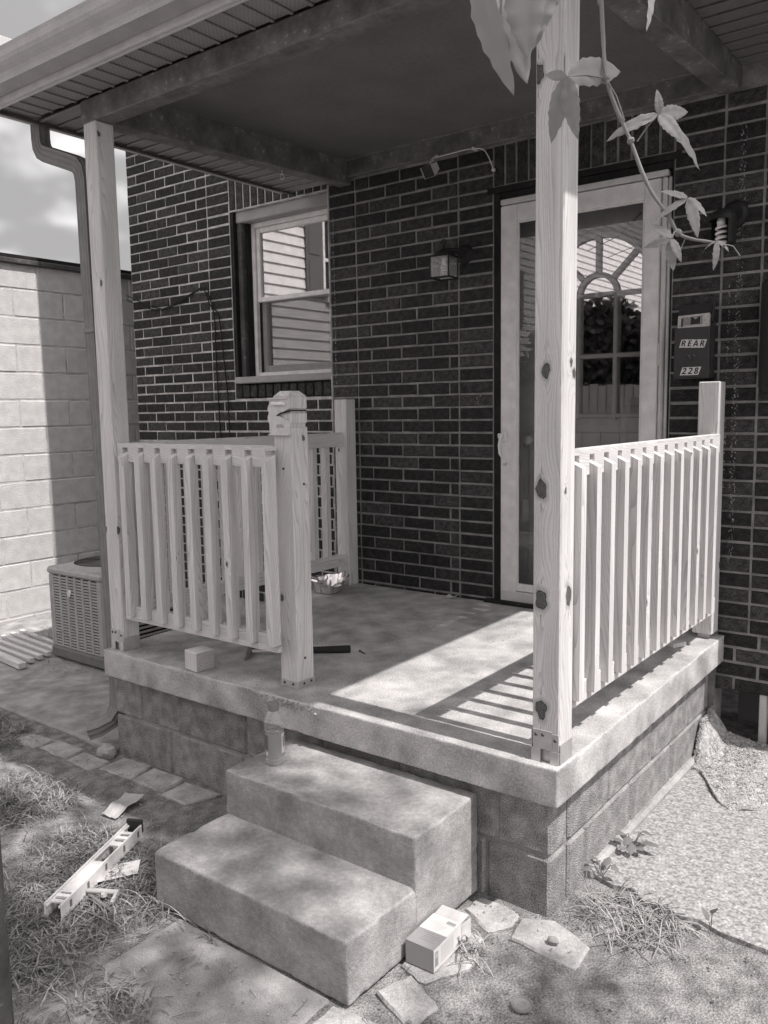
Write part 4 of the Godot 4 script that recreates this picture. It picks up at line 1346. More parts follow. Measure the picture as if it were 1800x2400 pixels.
func tree() -> void:
	# broad-leaved tree beyond the right of the picture: its crown stands between the sun and the steps
	var r := thing("shade_tree", "broad-leaved tree beside the yard whose crown dapples the steps", "tree", Vector3(8.2, 0, 4.6))
	var mb := MB.new()
	mb.tube([Vector3(8.2, 0, 4.6), Vector3(8.1, 2.2, 4.5), Vector3(7.7, 4.6, 4.2), Vector3(7.0, 7.2, 3.7), Vector3(6.6, 9.4, 3.3)], [0.26, 0.2, 0.17, 0.11, 0.04], 12)
	part("trunk", mb, M.bark, r)
	var tips := [[Vector3(7.8, 4.3, 4.2), Vector3(6.6, 6.2, 3.4), Vector3(5.2, 7.6, 2.6), Vector3(4.2, 8.2, 2.2)], [Vector3(7.6, 5.0, 4.1), Vector3(6.4, 6.8, 3.8), Vector3(5.0, 7.6, 3.6)], [Vector3(7.2, 6.6, 3.9), Vector3(7.4, 8.2, 2.8), Vector3(7.4, 9.2, 1.9)], [Vector3(7.9, 4.0, 4.3), Vector3(5.6, 4.9, 3.6), Vector3(3.6, 4.9, 3.0), Vector3(2.78, 4.75, 2.66)]]
	for q in tips:
		mb = MB.new()
		var rad: Array = []
		for i in q.size(): rad.append(0.07 - 0.055 * i / (q.size() - 1.0))
		mb.tube(q, rad, 8)
		part("limb", mb, M.bark, r)
	var r2 := RandomNumberGenerator.new()
	r2.seed = 77
	var mm := MultiMesh.new()
	mm.transform_format = MultiMesh.TRANSFORM_3D
	mm.mesh = leaf_mesh(0.13, 0.075, 0.2)
	var xf: Array = []
	# clumps; u is where the clump's shade falls on the ground (x - 0.595 y)
	for i in 165:
		var y := r2.randf_range(6.4, 9.6)
		var u := r2.randf_range(-2.2, 3.2)
		var z := r2.randf_range(1.0, 4.6)
		var keep := 0.9 * smoothstep(1.72, 2.1, z) + 0.035
		if u > 1.9: keep *= 0.9
		if u < -0.5: keep *= 0.75
		if z < 2.4 and u > 0.7 and u < 2.0: keep *= 0.7
		if r2.randf() > keep: continue
		if absf(u - 2.02) < 0.3 and absf(z - 1.98) < 0.35: continue
		var c := Vector3(u + 0.595 * y, y, z)
		for k in 34:
			var q := c + Vector3(r2.randfn(), r2.randfn() * 0.6, r2.randfn()) * 0.145
			xf.append(Transform3D(Basis.from_euler(Vector3(r2.randfn() * 0.6, r2.randf() * TAU, r2.randfn() * 0.6)), q - r.position))
	# crown clumps added unseen behind the camera to dim sky light on the fronts
	for i in 160:
		var c := Vector3(r2.randf_range(-0.5, 9.5), r2.randf_range(4.6, 9.8), r2.randf_range(3.6, 8.2))
		if Vector3((c.x - 5.0) / 5.0, (c.y - 7.2) / 2.8, (c.z - 5.0) / 3.2).length() > 1.0: continue
		for k in 34:
			var q := c + Vector3(r2.randfn(), r2.randfn() * 0.6, r2.randfn()) * 0.22
			xf.append(Transform3D(Basis.from_euler(Vector3(r2.randfn() * 0.6, r2.randf() * TAU, r2.randfn() * 0.6)).scaled(Vector3.ONE * 1.5), q - r.position))
	mm.instance_count = xf.size()
	for i in xf.size(): mm.set_instance_transform(i, xf[i])
	var o := MultiMeshInstance3D.new()
	o.name = "crown"
	o.multimesh = mm
	o.material_override = M.leaf
	o.set_meta("kind", "stuff")
	r.add_child(o, true)

func aircon() -> void:
	var x0 := -1.555
	var x1 := -0.985
	var z0 := 0.41
	var z1 := 0.98
	var r := thing("air_conditioner", "boxy louvred outdoor air conditioner on the concrete pad", "air conditioner", Vector3((x0 + x1) / 2, 0.06, (z0 + z1) / 2))
	var mb := MB.new()
	mb.bx(x0 - 0.004, x1 + 0.004, 0.072, 0.145, z0 - 0.004, z1 + 0.004, 0.012)
	part("base_pan", mb, M.ac_dark, r)
	for q in [[x0 + 0.05, z0 + 0.05], [x1 - 0.05, z0 + 0.05], [x0 + 0.05, z1 - 0.05], [x1 - 0.05, z1 - 0.05]]:
		mb = MB.new()
		mb.bx(q[0] - 0.03, q[0] + 0.03, 0.06, 0.073, q[1] - 0.03, q[1] + 0.03, 0.004); part("foot", mb, M.rubber, r)
	mb = MB.new()
	mb.bx(x0 + 0.02, x1 - 0.02, 0.146, 0.60, z0 + 0.02, z1 - 0.02, 0.0); part("coil", mb, M.black, r)
	for q in [[x0, z0], [x1 - 0.045, z0], [x0, z1 - 0.045], [x1 - 0.045, z1 - 0.045]]:
		mb = MB.new()
		mb.bx(q[0], q[0] + 0.045, 0.146, 0.61, q[1], q[1] + 0.045, 0.014); part("corner_post", mb, M.ac, r)
	# front: six columns of stamped louvre slots between uprights
	mb = MB.new()
	var cols := 6
	var fx0 := x0 + 0.045
	var fw := (x1 - x0 - 0.09) / cols
	for k in cols + 1: mb.bx(fx0 + k * fw - 0.011, fx0 + k * fw + 0.011, 0.147, 0.605, z1 - 0.012, z1 - 0.002, 0.003)
	part("upright", mb, M.ac, r)
	for k in cols:
		mb = MB.new()
		for j in 25:
			var y := 0.153 + j * 0.0182
			mb.box(Vector3(fx0 + (k + 0.5) * fw, y, z1 - 0.010), Vector3(fw - 0.02, 0.0125, 0.012), 0.003, Basis(Vector3.RIGHT, 0.5))
		part("louvre_column", mb, M.ac, r)
	# sides: long horizontal louvres
	for sd in [x1 - 0.01, x0 + 0.01]:
		for j in 17:
			mb = MB.new()
			mb.box(Vector3(sd, 0.165 + j * 0.0268, (z0 + z1) / 2), Vector3(0.012, 0.014, z1 - z0 - 0.085), 0.004)
			part("louvre", mb, M.ac, r)
	# moulded top with fan opening
	var top := 0.672
	var cx := (x0 + x1) / 2
	var cz := (z0 + z1) / 2
	var R := 0.235
	mb = MB.new()
	mb.bx(x0 - 0.006, x1 + 0.006, 0.605, 0.650, z0 - 0.006, z1 + 0.006, 0.018)
	var N := 32
	for i in N:
		var a0 := TAU * i / N; var a1 := TAU * (i + 1) / N
		var ed := func(a: float) -> Vector3:
			var s := 0.268 / maxf(absf(cos(a)), absf(sin(a)))
			s = minf(s, 0.345)
			return Vector3(cx + cos(a) * s, top - 0.024, cz + sin(a) * s)
		var A := Vector3(cx + cos(a0) * R, top, cz + sin(a0) * R); var B := Vector3(cx + cos(a1) * R, top, cz + sin(a1) * R)
		mb.flat(A, B, ed.call(a1), ed.call(a0), Vector3.UP)
		mb.quad(A, B, B + Vector3.DOWN * 0.05, A + Vector3.DOWN * 0.05, Vector3(-cos(a0), 0, -sin(a0)))
	part("top_cover", mb, M.ac, r)
	mb = MB.new()
	for q in range(3, 15):
		var rr := R * q / 15.0
		var ring: Array = []
		for i in 37: ring.append(Vector3(cx + rr * cos(TAU * i / 36), top + 0.006 - rr * rr * 0.1, cz + rr * sin(TAU * i / 36)))
		mb.tube(ring, 0.0022, 5, false)
	for i in 8: mb.tube([Vector3(cx, top + 0.003, cz), Vector3(cx + R * cos(TAU * i / 8), top - 0.003, cz + R * sin(TAU * i / 8))], 0.003, 5)
	part("fan_guard", mb, M.ac_dark, r)
	mb = MB.new()
	mb.lathe([[0.0, 0.0], [R, 0.0]], Vector3(cx, 0.652, cz), 32); part("fan_well", mb, M.black, r)
	for i in 3:
		mb = MB.new()
		mb.box(Vector3(cx, 0.658, cz) + Basis(Vector3.UP, TAU * i / 3) * Vector3(0.12, 0, 0), Vector3(0.19, 0.002, 0.10), 0.0, Basis(Vector3.UP, TAU * i / 3) * Basis(Vector3.RIGHT, 0.12)); part("fan_blade", mb, M.ac_dark, r)
	mb = MB.new()
	mb.lathe([[0.0, 0.006], [0.018, 0.006], [0.022, 0.0]], Vector3(-1.325, 0.50, z1 - 0.002), 18, Basis(Vector3.RIGHT, PI / 2).scaled(Vector3(0.8, 1.3, 1.0))); part("badge", mb, M.steel, r)

func downspout() -> void:
	var r := thing("downspout", "ribbed metal downspout running from the gutter down beside the far post", "downspout", Vector3(-0.06, 0.0, 1.54))
	var path := [Vector3(-0.345, 2.90, 1.585), Vector3(-0.345, 2.835, 1.585), Vector3(-0.340, 2.80, 1.585), Vector3(-0.322, 2.772, 1.585), Vector3(-0.290, 2.756, 1.584), Vector3(-0.110, 2.690, 1.578), Vector3(-0.070, 2.672, 1.576), Vector3(-0.048, 2.645, 1.575), Vector3(-0.038, 2.60, 1.575), Vector3(-0.034, 2.2, 1.575), Vector3(-0.012, 0.9, 1.572), Vector3(-0.002, 0.32, 1.57), Vector3(-0.006, 0.23, 1.575), Vector3(-0.022, 0.175, 1.60), Vector3(-0.055, 0.142, 1.65), Vector3(-0.085, 0.128, 1.69)]
	var mb := MB.new()
	# fluted oblong section swept along the path
	var sec: Array = []
	var hx := 0.034
	var hz := 0.027
	for k in 6: sec.append(Vector2(-hx + 2 * hx * k / 6.0, hz - (0.004 if k % 2 == 1 else 0.0)))
	for k in 4: sec.append(Vector2(hx - (0.004 if k % 2 == 1 else 0.0), hz - 2 * hz * k / 4.0))
	for k in 6: sec.append(Vector2(hx - 2 * hx * k / 6.0, -hz + (0.004 if k % 2 == 1 else 0.0)))
	for k in 4: sec.append(Vector2(-hx + (0.004 if k % 2 == 1 else 0.0), -hz + 2 * hz * k / 4.0))
	var prev: Array = []
	for i in path.size():
		var d: Vector3 = (path[mini(i + 1, path.size() - 1)] - path[maxi(i - 1, 0)]).normalized()
		var sx := Vector3.RIGHT - d * d.x
		sx = sx.normalized()
		var sz := sx.cross(d).normalized()
		var ring: Array = []
		for q in sec: ring.append(path[i] + sx * q.x + sz * q.y)
		if i > 0:
			for k in sec.size():
				var j: int = (k + 1) % sec.size()
				mb.flat(prev[k], prev[j], ring[j], ring[k], (ring[k] + ring[j]) * 0.5 - path[i])
		prev = ring
	part("pipe", mb, M.downspout, r)
	mb = MB.new()
	mb.bx(-0.070, 0.009, 1.95, 1.97, 1.544, 1.605, 0.002); mb.bx(0.009, 0.09, 1.953, 1.967, 1.57, 1.575, 0.001)
	part("strap", mb, M.downspout, r)
	# stone under the mouth
	var s := thing("splash_stone", "rough lump of stone under the downspout against the blocks", "stone", Vector3(0.02, 0.03, 1.62))
	mb = MB.new()
	blob(mb, Vector3(0.03, 0.055, 1.675), Vector3(0.055, 0.035, 0.04), 3)
	part("stone", mb, M.paver[1], s)

func blob(mb: MB, c: Vector3, rad: Vector3, sd: int) -> void:
	var f := FastNoiseLite.new()
	f.seed = sd; f.frequency = 0.9
	var P := func(i: int, j: int) -> Vector3:
		var th := PI * i / 7.0; var ph := TAU * j / 10.0
		var d := Vector3(sin(th) * cos(ph), cos(th), sin(th) * sin(ph))
		return c + d * rad * (1.0 + 0.35 * f.get_noise_3dv(d * 1.6))
	for i in 7:
		for j in 10: mb.flat(P.call(i, j), P.call(i, j + 1), P.call(i + 1, j + 1), P.call(i + 1, j), P.call(i, j) + P.call(i + 1, j + 1) - c * 2.0)

func text(called: String, s: String, size: float, at: Vector3, parent: Node, mt: Material, shear := 0.0, depth := 0.002, bold := true) -> void:
	var tm := TextMesh.new()
	var sf := SystemFont.new()
	sf.font_names = PackedStringArray(["Droid Sans"])
	sf.font_weight = 700 if bold else 400
	tm.font = sf
	tm.text = s
	tm.font_size = 64
	tm.pixel_size = size / 64.0
	tm.depth = depth
	var bs := Basis(Vector3.RIGHT, Vector3(shear, 1, 0), Vector3.BACK)
	piece(called, tm, mt, at, parent, bs)

func wall_items() -> void:
	var mb := MB.new()
	# carriage lantern
	var c := Vector3(0.872, 2.31, 0.118)
	var r := thing("wall_lantern", "dark square glass lantern on the brick left of the door", "lantern", Vector3(0.90, 2.38, 0.0))
	mb = MB.new()
	mb.lathe([[0.0, 0.02], [0.03, 0.018], [0.048, 0.008], [0.052, 0.0]], Vector3(0.925, 2.385, 0.001), 20, Basis(Vector3.RIGHT, PI / 2)); part("back_plate", mb, M.iron, r)
	mb = MB.new()
	mb.tube([Vector3(0.925, 2.385, 0.015), Vector3(0.915, 2.40, 0.06), Vector3(0.885, 2.395, 0.10), Vector3(c.x, 2.385, c.z)], 0.012, 8); part("arm", mb, M.iron, r)
	mb = MB.new()
	mb.lathe([[0.0, 0.052], [0.008, 0.05], [0.010, 0.035], [0.026, 0.024], [0.052, 0.014], [0.054, 0.0], [0.0, 0.0]], Vector3(c.x, 2.366, c.z), 20); part("cap", mb, M.iron, r)
	mb = MB.new()
	var ring: Array = []
	for i in 19: ring.append(Vector3(c.x + 0.014 * cos(TAU * i / 18), 2.434 + 0.014 * sin(TAU * i / 18), c.z))
	mb.tube(ring, 0.003, 6, false); part("ring", mb, M.iron, r)
	var rot := Basis(Vector3.UP, 0.12)
	var h := 0.052
	for k in 4:
		var b2 := rot * Basis(Vector3.UP, k * PI / 2)
		mb = MB.new()
		mb.box(c + b2 * Vector3(h, 0, h), Vector3(0.007, 0.105, 0.007), 0.001, b2); part("corner_bar", mb, M.iron, r)
		mb = MB.new()
		mb.quad(c + b2 * Vector3(-h, -0.05, h), c + b2 * Vector3(h, -0.05, h), c + b2 * Vector3(h, 0.05, h), c + b2 * Vector3(-h, 0.05, h), b2 * Vector3.BACK); part("pane", mb, M.pane_dusty, r)
	mb = MB.new()
	mb.box(c + Vector3(0, 0.053, 0), Vector3(0.116, 0.008, 0.116), 0.002, rot); part("top_frame", mb, M.iron, r)
	mb = MB.new()
	for k in 4: mb.box(c + rot * Basis(Vector3.UP, k * PI / 2) * Vector3(0, -0.054, h), Vector3(0.118, 0.008, 0.010), 0.002, rot * Basis(Vector3.UP, k * PI / 2))
	part("base_frame", mb, M.iron, r)
	cfl(r, c + Vector3(0, 0.03, 0), 0.011)
	# canister light with bare spiral bulb
	c = Vector3(2.245, 2.31, 0.115)
	r = thing("wall_light", "black cylindrical wall light with a white spiral bulb above the mailbox", "wall light", Vector3(2.255, 2.38, 0.0))
	mb = MB.new()
	mb.lathe([[0.0, 0.026], [0.038, 0.024], [0.052, 0.012], [0.058, 0.0]], Vector3(2.262, 2.385, 0.001), 24, Basis(Vector3.RIGHT, PI / 2)); part("back_plate", mb, M.iron, r)
	mb = MB.new()
	mb.tube([Vector3(2.262, 2.385, 0.02), Vector3(2.255, 2.388, 0.07), Vector3(c.x, 2.378, c.z)], 0.016, 10); part("arm", mb, M.iron, r)
	mb = MB.new()
	# hood: open towards the front-left
	mb.lathe([[0.0, 0.045], [0.02, 0.044], [0.042, 0.034], [0.052, 0.018], [0.054, 0.0]], Vector3(c.x, 2.345, c.z), 24)
	part("hood", mb, M.iron, r)
	mb = MB.new()
	for i in 20:
		var a0 := deg_to_rad(-160.0 + 10.5 * i); var a1 := deg_to_rad(-160.0 + 10.5 * (i + 1))
		var A := Vector3(c.x + 0.054 * cos(a0), 2.345, c.z + 0.054 * sin(a0)); var B := Vector3(c.x + 0.054 * cos(a1), 2.345, c.z + 0.054 * sin(a1))
		mb.quad(A, B, B + Vector3(0, -0.095, 0), A + Vector3(0, -0.095, 0), Vector3(cos(a0), 0, sin(a0)))
	part("shield", mb, M.iron, r)
	cfl(r, c + Vector3(-0.005, 0.03, 0), 0.018)
	# small flood/camera under the ledger
	r = thing("security_camera", "small hooded security camera hanging under the porch ceiling", "camera", Vector3(0.795, 2.88, 0.11))
	mb = MB.new()
	mb.tube([Vector3(0.79, 2.892, 0.05), Vector3(0.79, 2.865, 0.09), Vector3(0.795, 2.84, 0.115)], 0.005, 8); part("bracket", mb, M.cable, r)
	mb = MB.new()
	var bs := Basis(Vector3.UP, -0.25) * Basis(Vector3.RIGHT, 0.55)
	var o := Vector3(0.808, 2.803, 0.125)
	var P := func(x: float, y: float, z: float) -> Vector3: return o + bs * Vector3(x, y, z)
	var a4: Array = [P.call(-0.022, -0.016, -0.03), P.call(0.022, -0.016, -0.03), P.call(0.022, 0.022, -0.03), P.call(-0.022, 0.022, -0.03)]
	var b4: Array = [P.call(-0.04, -0.03, 0.035), P.call(0.04, -0.03, 0.035), P.call(0.04, 0.028, 0.035), P.call(-0.04, 0.028, 0.035)]
	for k in 4: mb.flat(a4[k], a4[(k + 1) % 4], b4[(k + 1) % 4], b4[k], (a4[k] + a4[(k + 1) % 4]) * 0.5 - o + bs * Vector3(0, 0, 0.03))
	mb.flat(a4[0], a4[1], a4[2], a4[3], bs * Vector3.FORWARD)
	part("hood", mb, M.alum, r)
	mb = MB.new()
	mb.flat(P.call(-0.038, -0.028, 0.03), P.call(0.038, -0.028, 0.03), P.call(0.038, 0.026, 0.03), P.call(-0.038, 0.026, 0.03), bs * Vector3.BACK); part("lens", mb, M.black, r)
	r = thing("white_cable", "thin white cable looping from the security camera along the brick", "cable", Vector3(0.9, 2.88, 0.02))
	mb = MB.new()
	var cv := Curve3D.new()
	for q in [[Vector3(0.785, 2.86, 0.075), Vector3(-0.03, -0.02, 0.02)], [Vector3(0.768, 2.80, 0.09), Vector3(0.02, -0.02, 0.0)], [Vector3(0.80, 2.80, 0.085), Vector3(0.02, 0.02, -0.02)]]: cv.add_point(q[0], -q[1] * 0.8, q[1] * 0.8)
	mb.tube(Array(cv.tessellate(4, 3)), 0.0028, 6); part("strand", mb, M.cable, r)
	mb = MB.new()
	cv = Curve3D.new()
	for q in [[Vector3(0.77, 2.883, 0.045), Vector3(0.05, 0.0, 0.0)], [Vector3(0.9, 2.886, 0.044), Vector3(0.05, 0.004, 0)], [Vector3(1.0, 2.888, 0.03), Vector3(0.03, 0.0, -0.01)], [Vector3(1.06, 2.862, 0.012), Vector3(0.02, -0.03, 0)], [Vector3(1.099, 2.775, 0.008), Vector3(0.008, -0.03, 0)]]: cv.add_point(q[0], -q[1] * 0.8, q[1] * 0.8)
	mb.tube(Array(cv.tessellate(4, 3)), 0.0032, 6); part("strand", mb, M.cable, r)
	mb = MB.new()
	mb.bx(0.992, 1.006, 2.882, 2.896, 0.0, 0.04, 0.002); mb.bx(1.092, 1.108, 2.765, 2.779, 0.0, 0.014, 0.002); part("clip", mb, M.cable, r)
	# mailbox
	r = thing("mailbox", "black wall mailbox lettered REAR 228 stuffed with mail", "mailbox", Vector3(2.125, 1.705, 0.05))
	var x0 := 2.050
	var x1 := 2.198
	mb = MB.new()
	mb.bx(x0, x1, 1.704, 1.709, 0.002, 0.09, 0.001); mb.bx(x0, x1, 1.709, 1.922, 0.087, 0.09, 0.001); mb.bx(x0, x0 + 0.003, 1.709, 1.922, 0.004, 0.087, 0.001); mb.bx(x0, x1, 1.709, 2.0, 0.002, 0.005, 0.001)
	mb.prism(PackedVector2Array([Vector2(0.005, 1.709), Vector2(0.087, 1.709), Vector2(0.087, 1.922), Vector2(0.005, 1.955)]), Vector3(x1, 0, 0), Vector3.BACK, Vector3.UP, 0.003)
	part("body", mb, M.mailbox, r)
	mb = MB.new()
	var lid := Basis(Vector3.RIGHT, -0.28)
	mb.box(Vector3((x0 + x1) / 2, 1.985, 0.034), Vector3(x1 - x0 + 0.006, 0.085, 0.003), 0.001, lid)
	mb.box(Vector3(x1 + 0.002, 1.982, 0.046), Vector3(0.003, 0.08, 0.022), 0.001, lid)
	part("lid", mb, M.mailbox, r)
	mb = MB.new()
	var mb2 := Basis(Vector3.BACK, 0.035) * Basis(Vector3.RIGHT, -0.2)
	mb.box(Vector3(2.122, 1.915, 0.065), Vector3(0.135, 0.13, 0.008), 0.001, mb2); mb.box(Vector3(2.124, 1.910, 0.054), Vector3(0.132, 0.13, 0.006), 0.001, mb2 * Basis(Vector3.BACK, -0.02))
	part("mail", mb, M.paper, r)
	# printed picture on the top newspaper
	var im := Image.create(128, 48, false, Image.FORMAT_RGB8)
	var f := FastNoiseLite.new()
	f.seed = 3; f.frequency = 0.06
	for y in 48:
		for x in 128:
			var v := 0.72 + 0.1 * f.get_noise_2d(x, y)
			if x > 12 and x < 100 and y > 6 and y < 44: v = 0.55 + 0.12 * f.get_noise_2d(x * 2, y)
			if absf(x - 70) < 20 and y > 14 + 6 * sin(x * 0.2) and y < 42: v = 0.22 + 0.15 * f.get_noise_2d(x * 4, y * 4)
			if x > 10 and x < 20 and y > 10: v = 0.3
			im.set_pixel(x, y, Color(v * 1.02, v, v * 0.99))
	var pm := mat(0.6, 0.8, ImageTexture.create_from_image(im))
	pm.albedo_color = Color.WHITE
	mb = MB.new()
	var pc := Vector3(2.122, 1.954, 0.0612)
	var ex := mb2 * Vector3.RIGHT * 0.066
	var ey := mb2 * Vector3.UP * 0.024
	mb.quad(pc - ex - ey, pc + ex - ey, pc + ex + ey, pc - ex + ey, mb2 * Vector3.BACK); part("print", mb, pm, r)
	var stk := mat(0.58, 0.5)
	var blk := mat(0.02, 0.5)
	for i in 4:
		mb = MB.new()
		var sx := 2.071 + i * 0.0265
		var syy := 1.838 - 0.0015 * i
		mb.quad(Vector3(sx, syy, 0.0906 + 0.0002 * i), Vector3(sx + 0.028, syy, 0.0906 + 0.0002 * i), Vector3(sx + 0.038, syy + 0.034, 0.0906 + 0.0002 * i), Vector3(sx + 0.010, syy + 0.034, 0.0906 + 0.0002 * i), Vector3.BACK)
		part("letter_sticker", mb, stk, r)
		text("letter", "REAR"[i], 0.034, Vector3(sx + 0.019, syy + 0.017, 0.0913 + 0.0002 * i), r, blk, 0.22, 0.0006)
	mb = MB.new()
	mb.quad(Vector3(2.077, 1.719, 0.0906), Vector3(2.156, 1.719, 0.0906), Vector3(2.168, 1.753, 0.0906), Vector3(2.088, 1.753, 0.0906), Vector3.BACK); part("number_sticker", mb, stk, r)
	for i in 3: text("digit", "228"[i], 0.036, Vector3(2.096 + i * 0.026, 1.736, 0.0912), r, blk, 0.22, 0.0006)
	# embossed fleur-de-lis
	mb = MB.new()
	var fl := Vector3(2.121, 1.795, 0.0905)
	mb.prism(PackedVector2Array([Vector2(0, 0.024), Vector2(0.006, 0.012), Vector2(0.003, -0.003), Vector2(-0.003, -0.003), Vector2(-0.006, 0.012)]), fl, Vector3.RIGHT, Vector3.UP, 0.003)
	for sg in [-1.0, 1.0]:
		mb.tube([fl + Vector3(sg * 0.003, -0.004, 0.002), fl + Vector3(sg * 0.007, 0.006, 0.002), fl + Vector3(sg * 0.013, 0.009, 0.002), fl + Vector3(sg * 0.018, 0.004, 0.002), fl + Vector3(sg * 0.017, -0.001, 0.002)], [0.002, 0.003, 0.0035, 0.003, 0.0012], 7)
		mb.tube([fl + Vector3(sg * 0.002, -0.006, 0.002), fl + Vector3(sg * 0.008, -0.012, 0.002)], [0.002, 0.0008], 6)
	mb.tube([fl + Vector3(0, -0.004, 0.002), fl + Vector3(0, -0.02, 0.002)], [0.003, 0.001], 7)
	mb.bx(fl.x - 0.008, fl.x + 0.008, fl.y - 0.006, fl.y - 0.003, fl.z, fl.z + 0.004, 0.001)
	part("emblem", mb, M.mailbox, r)

func cfl(parent: Node, at: Vector3, rad: float) -> void:
	var mb := MB.new()
	var pts: Array = []
	for i in 50: pts.append(at + Vector3(rad * cos(i * 0.42), -0.018 - 0.0011 * i * rad / 0.014, rad * sin(i * 0.42)))
	mb.tube(pts, rad * 0.34, 6)
	mb.lathe([[rad * 0.9, -0.018], [rad, 0.0], [rad * 0.7, 0.016], [0.0, 0.018]], at, 12)
	part("spiral_bulb", mb, M.bulb, parent)

func floor_items() -> void:
	var mb := MB.new()
	# offcut of square timber
	var r := thing("timber_offcut", "cube-like timber offcut showing end grain on the slab edge", "wood block", Vector3(0.655, slab_y(1.63), 1.63))
	var bs := Basis(Vector3.UP, -0.12)
	mb.box(Vector3(0.655, slab_y(1.63) + 0.0415, 1.632), Vector3(0.083, 0.081, 0.088), 0.003, bs, 2, Vector2(0.05, 0.5))
	part("block", mb, M.wood_b, r)
	var im := Image.create(96, 96, false, Image.FORMAT_RGB8)
	var f := FastNoiseLite.new()
	f.seed = 9; f.frequency = 0.03
	for y in 96:
		for x in 96:
			var q := Vector2(x - 60, y - 46).length() + f.get_noise_2d(x, y) * 6.0
			var v := 0.80 - 0.30 * pow(fposmod(q / 8.0, 1.0), 2.5) + 0.03 * f.get_noise_2d(x * 9, y * 9)
			im.set_pixel(x, y, Color(v * 1.01, v, v * 0.99))
	var eg := mat(0.62, 0.8, ImageTexture.create_from_image(im))
	eg.albedo_color = gray(0.85)
	for k in [0, 1]:
		mb = MB.new()
		var b2 := bs * Basis(Vector3.UP, PI / 2 * k)
		var e := 0.0445 if k == 0 else 0.042
		var cc := Vector3(0.655, slab_y(1.63) + 0.0415, 1.632)
		if k == 1:
			mb.quad(cc + b2 * Vector3(-0.04, -0.037, e), cc + b2 * Vector3(0.04, -0.037, e), cc + b2 * Vector3(0.04, 0.037, e), cc + b2 * Vector3(-0.04, 0.037, e), b2 * Vector3.BACK)
			part("end_grain", mb, eg, r)
	# hammer: rubber grip to the right, head behind the newel
	r = thing("hammer", "hammer with a dark rubber grip lying behind the newel post", "hammer", Vector3(0.95, slab_y(1.2), 1.2))
	var hy := slab_y(1.2) + 0.017
	var A := Vector3(0.70, hy, 1.395)
	var B := Vector3(1.035, hy, 1.12)
	var d := (B - A).normalized()
	mb = MB.new()
	mb.tube([A + d * 0.20, A + d * 0.21, A + d * 0.30, B - d * 0.02, B - d * 0.003, B], [0.010, 0.0135, 0.0135, 0.0165, 0.0165, 0.012], 14); part("grip", mb, M.rubber, r)
	mb = MB.new()
	mb.tube([A, A + d * 0.205], 0.0085, 10); part("shaft", mb, M.steel, r)
	mb = MB.new()
	var s := d.cross(Vector3.UP)
	mb.tube([A - s * 0.055 + Vector3(0, 0.004, 0), A - s * 0.045, A - s * 0.03, A + s * 0.02, A + s * 0.06 + Vector3(0, -0.006, 0), A + s * 0.085 - d * 0.01 + Vector3(0, -0.012, 0)], [0.015, 0.015, 0.011, 0.013, 0.008, 0.003], 10); part("head", mb, M.ac_dark, r)
	mb = MB.new()
	for i in 9: mb.box(A + d * (0.24 + i * 0.018) + Vector3(0, 0.0145, 0) - s * 0.003, Vector3(0.007, 0.0015, 0.0015), 0.0, Basis(Vector3.UP, atan2(-d.z, d.x)))
	part("grip_marks", mb, M.ac, r)
	# stray screw
	r = thing("loose_screw", "dark screw lying on the porch floor near the hammer grip", "screw", Vector3(1.085, slab_y(1.1), 1.1))
	mb = MB.new()
	var sy := slab_y(1.1) + 0.004
	mb.tube([Vector3(1.062, sy, 1.09), Vector3(1.066, sy, 1.092), Vector3(1.108, sy, 1.112)], [0.006, 0.0035, 0.0015], 8); part("shank", mb, M.screw, r)
	# wood wedge under the right railing
	r = thing("wood_scrap", "pale wedge of scrap wood lying under the sunlit railing", "wood scrap", Vector3(2.13, slab_y(0.3), 0.3))
	mb = MB.new()
	mb.prism(PackedVector2Array([Vector2(0, 0), Vector2(0.11, 0.02), Vector2(0.08, 0.09), Vector2(0.0, 0.06)]), Vector3(2.08, slab_y(0.3) + 0.02, 0.24), Vector3.RIGHT, Vector3.BACK, 0.018); part("wedge", mb, M.wood_c, r)
	# foil tray
	r = thing("foil_tray", "crumpled aluminium foil tray on the porch by the wall post", "tray", Vector3(0.20, slab_y(0.25), 0.26))
	mb = MB.new()
	var c := Vector3(0.155, slab_y(0.25) + 0.001, 0.265)
	var n := 40
	var ps: Array = [[0.075, 0.0], [0.085, 0.003], [0.105, 0.042], [0.112, 0.058], [0.125, 0.060], [0.127, 0.056]]
	var pt := func(i: int, k: int) -> Vector3:
		var an := TAU * k / n
		var rr: float = ps[i][0] * (1.0 + (0.05 * sin(an * 13.0) + 0.035 * sin(an * 29.0 + i)) * (1.0 if i > 1 else 0.3))
		return c + Basis(Vector3.UP, -0.6) * Vector3(rr * cos(an) * 1.25, ps[i][1] + 0.006 * sin(an * 5.0 + i) * (1.0 if i > 1 else 0.0) + 0.02 * (1.0 - cos(an * 2.0)) * ps[i][1] / 0.06, rr * sin(an) * 0.95)
	for i in ps.size() - 1:
		for k in n: mb.flat(pt.call(i, k), pt.call(i, k + 1), pt.call(i + 1, k + 1), pt.call(i + 1, k), pt.call(i, k) - c)
	for k in n: mb.tri(c, pt.call(0, k), pt.call(0, k + 1), Vector3.UP, Vector3.UP, Vector3.UP)
	part("foil", mb, M.foil, r)
	r = thing("paper_scrap", "curled scrap of paper on the porch floor against the brick", "paper", Vector3(0.86, slab_y(0.03), 0.05))
	mb = MB.new()
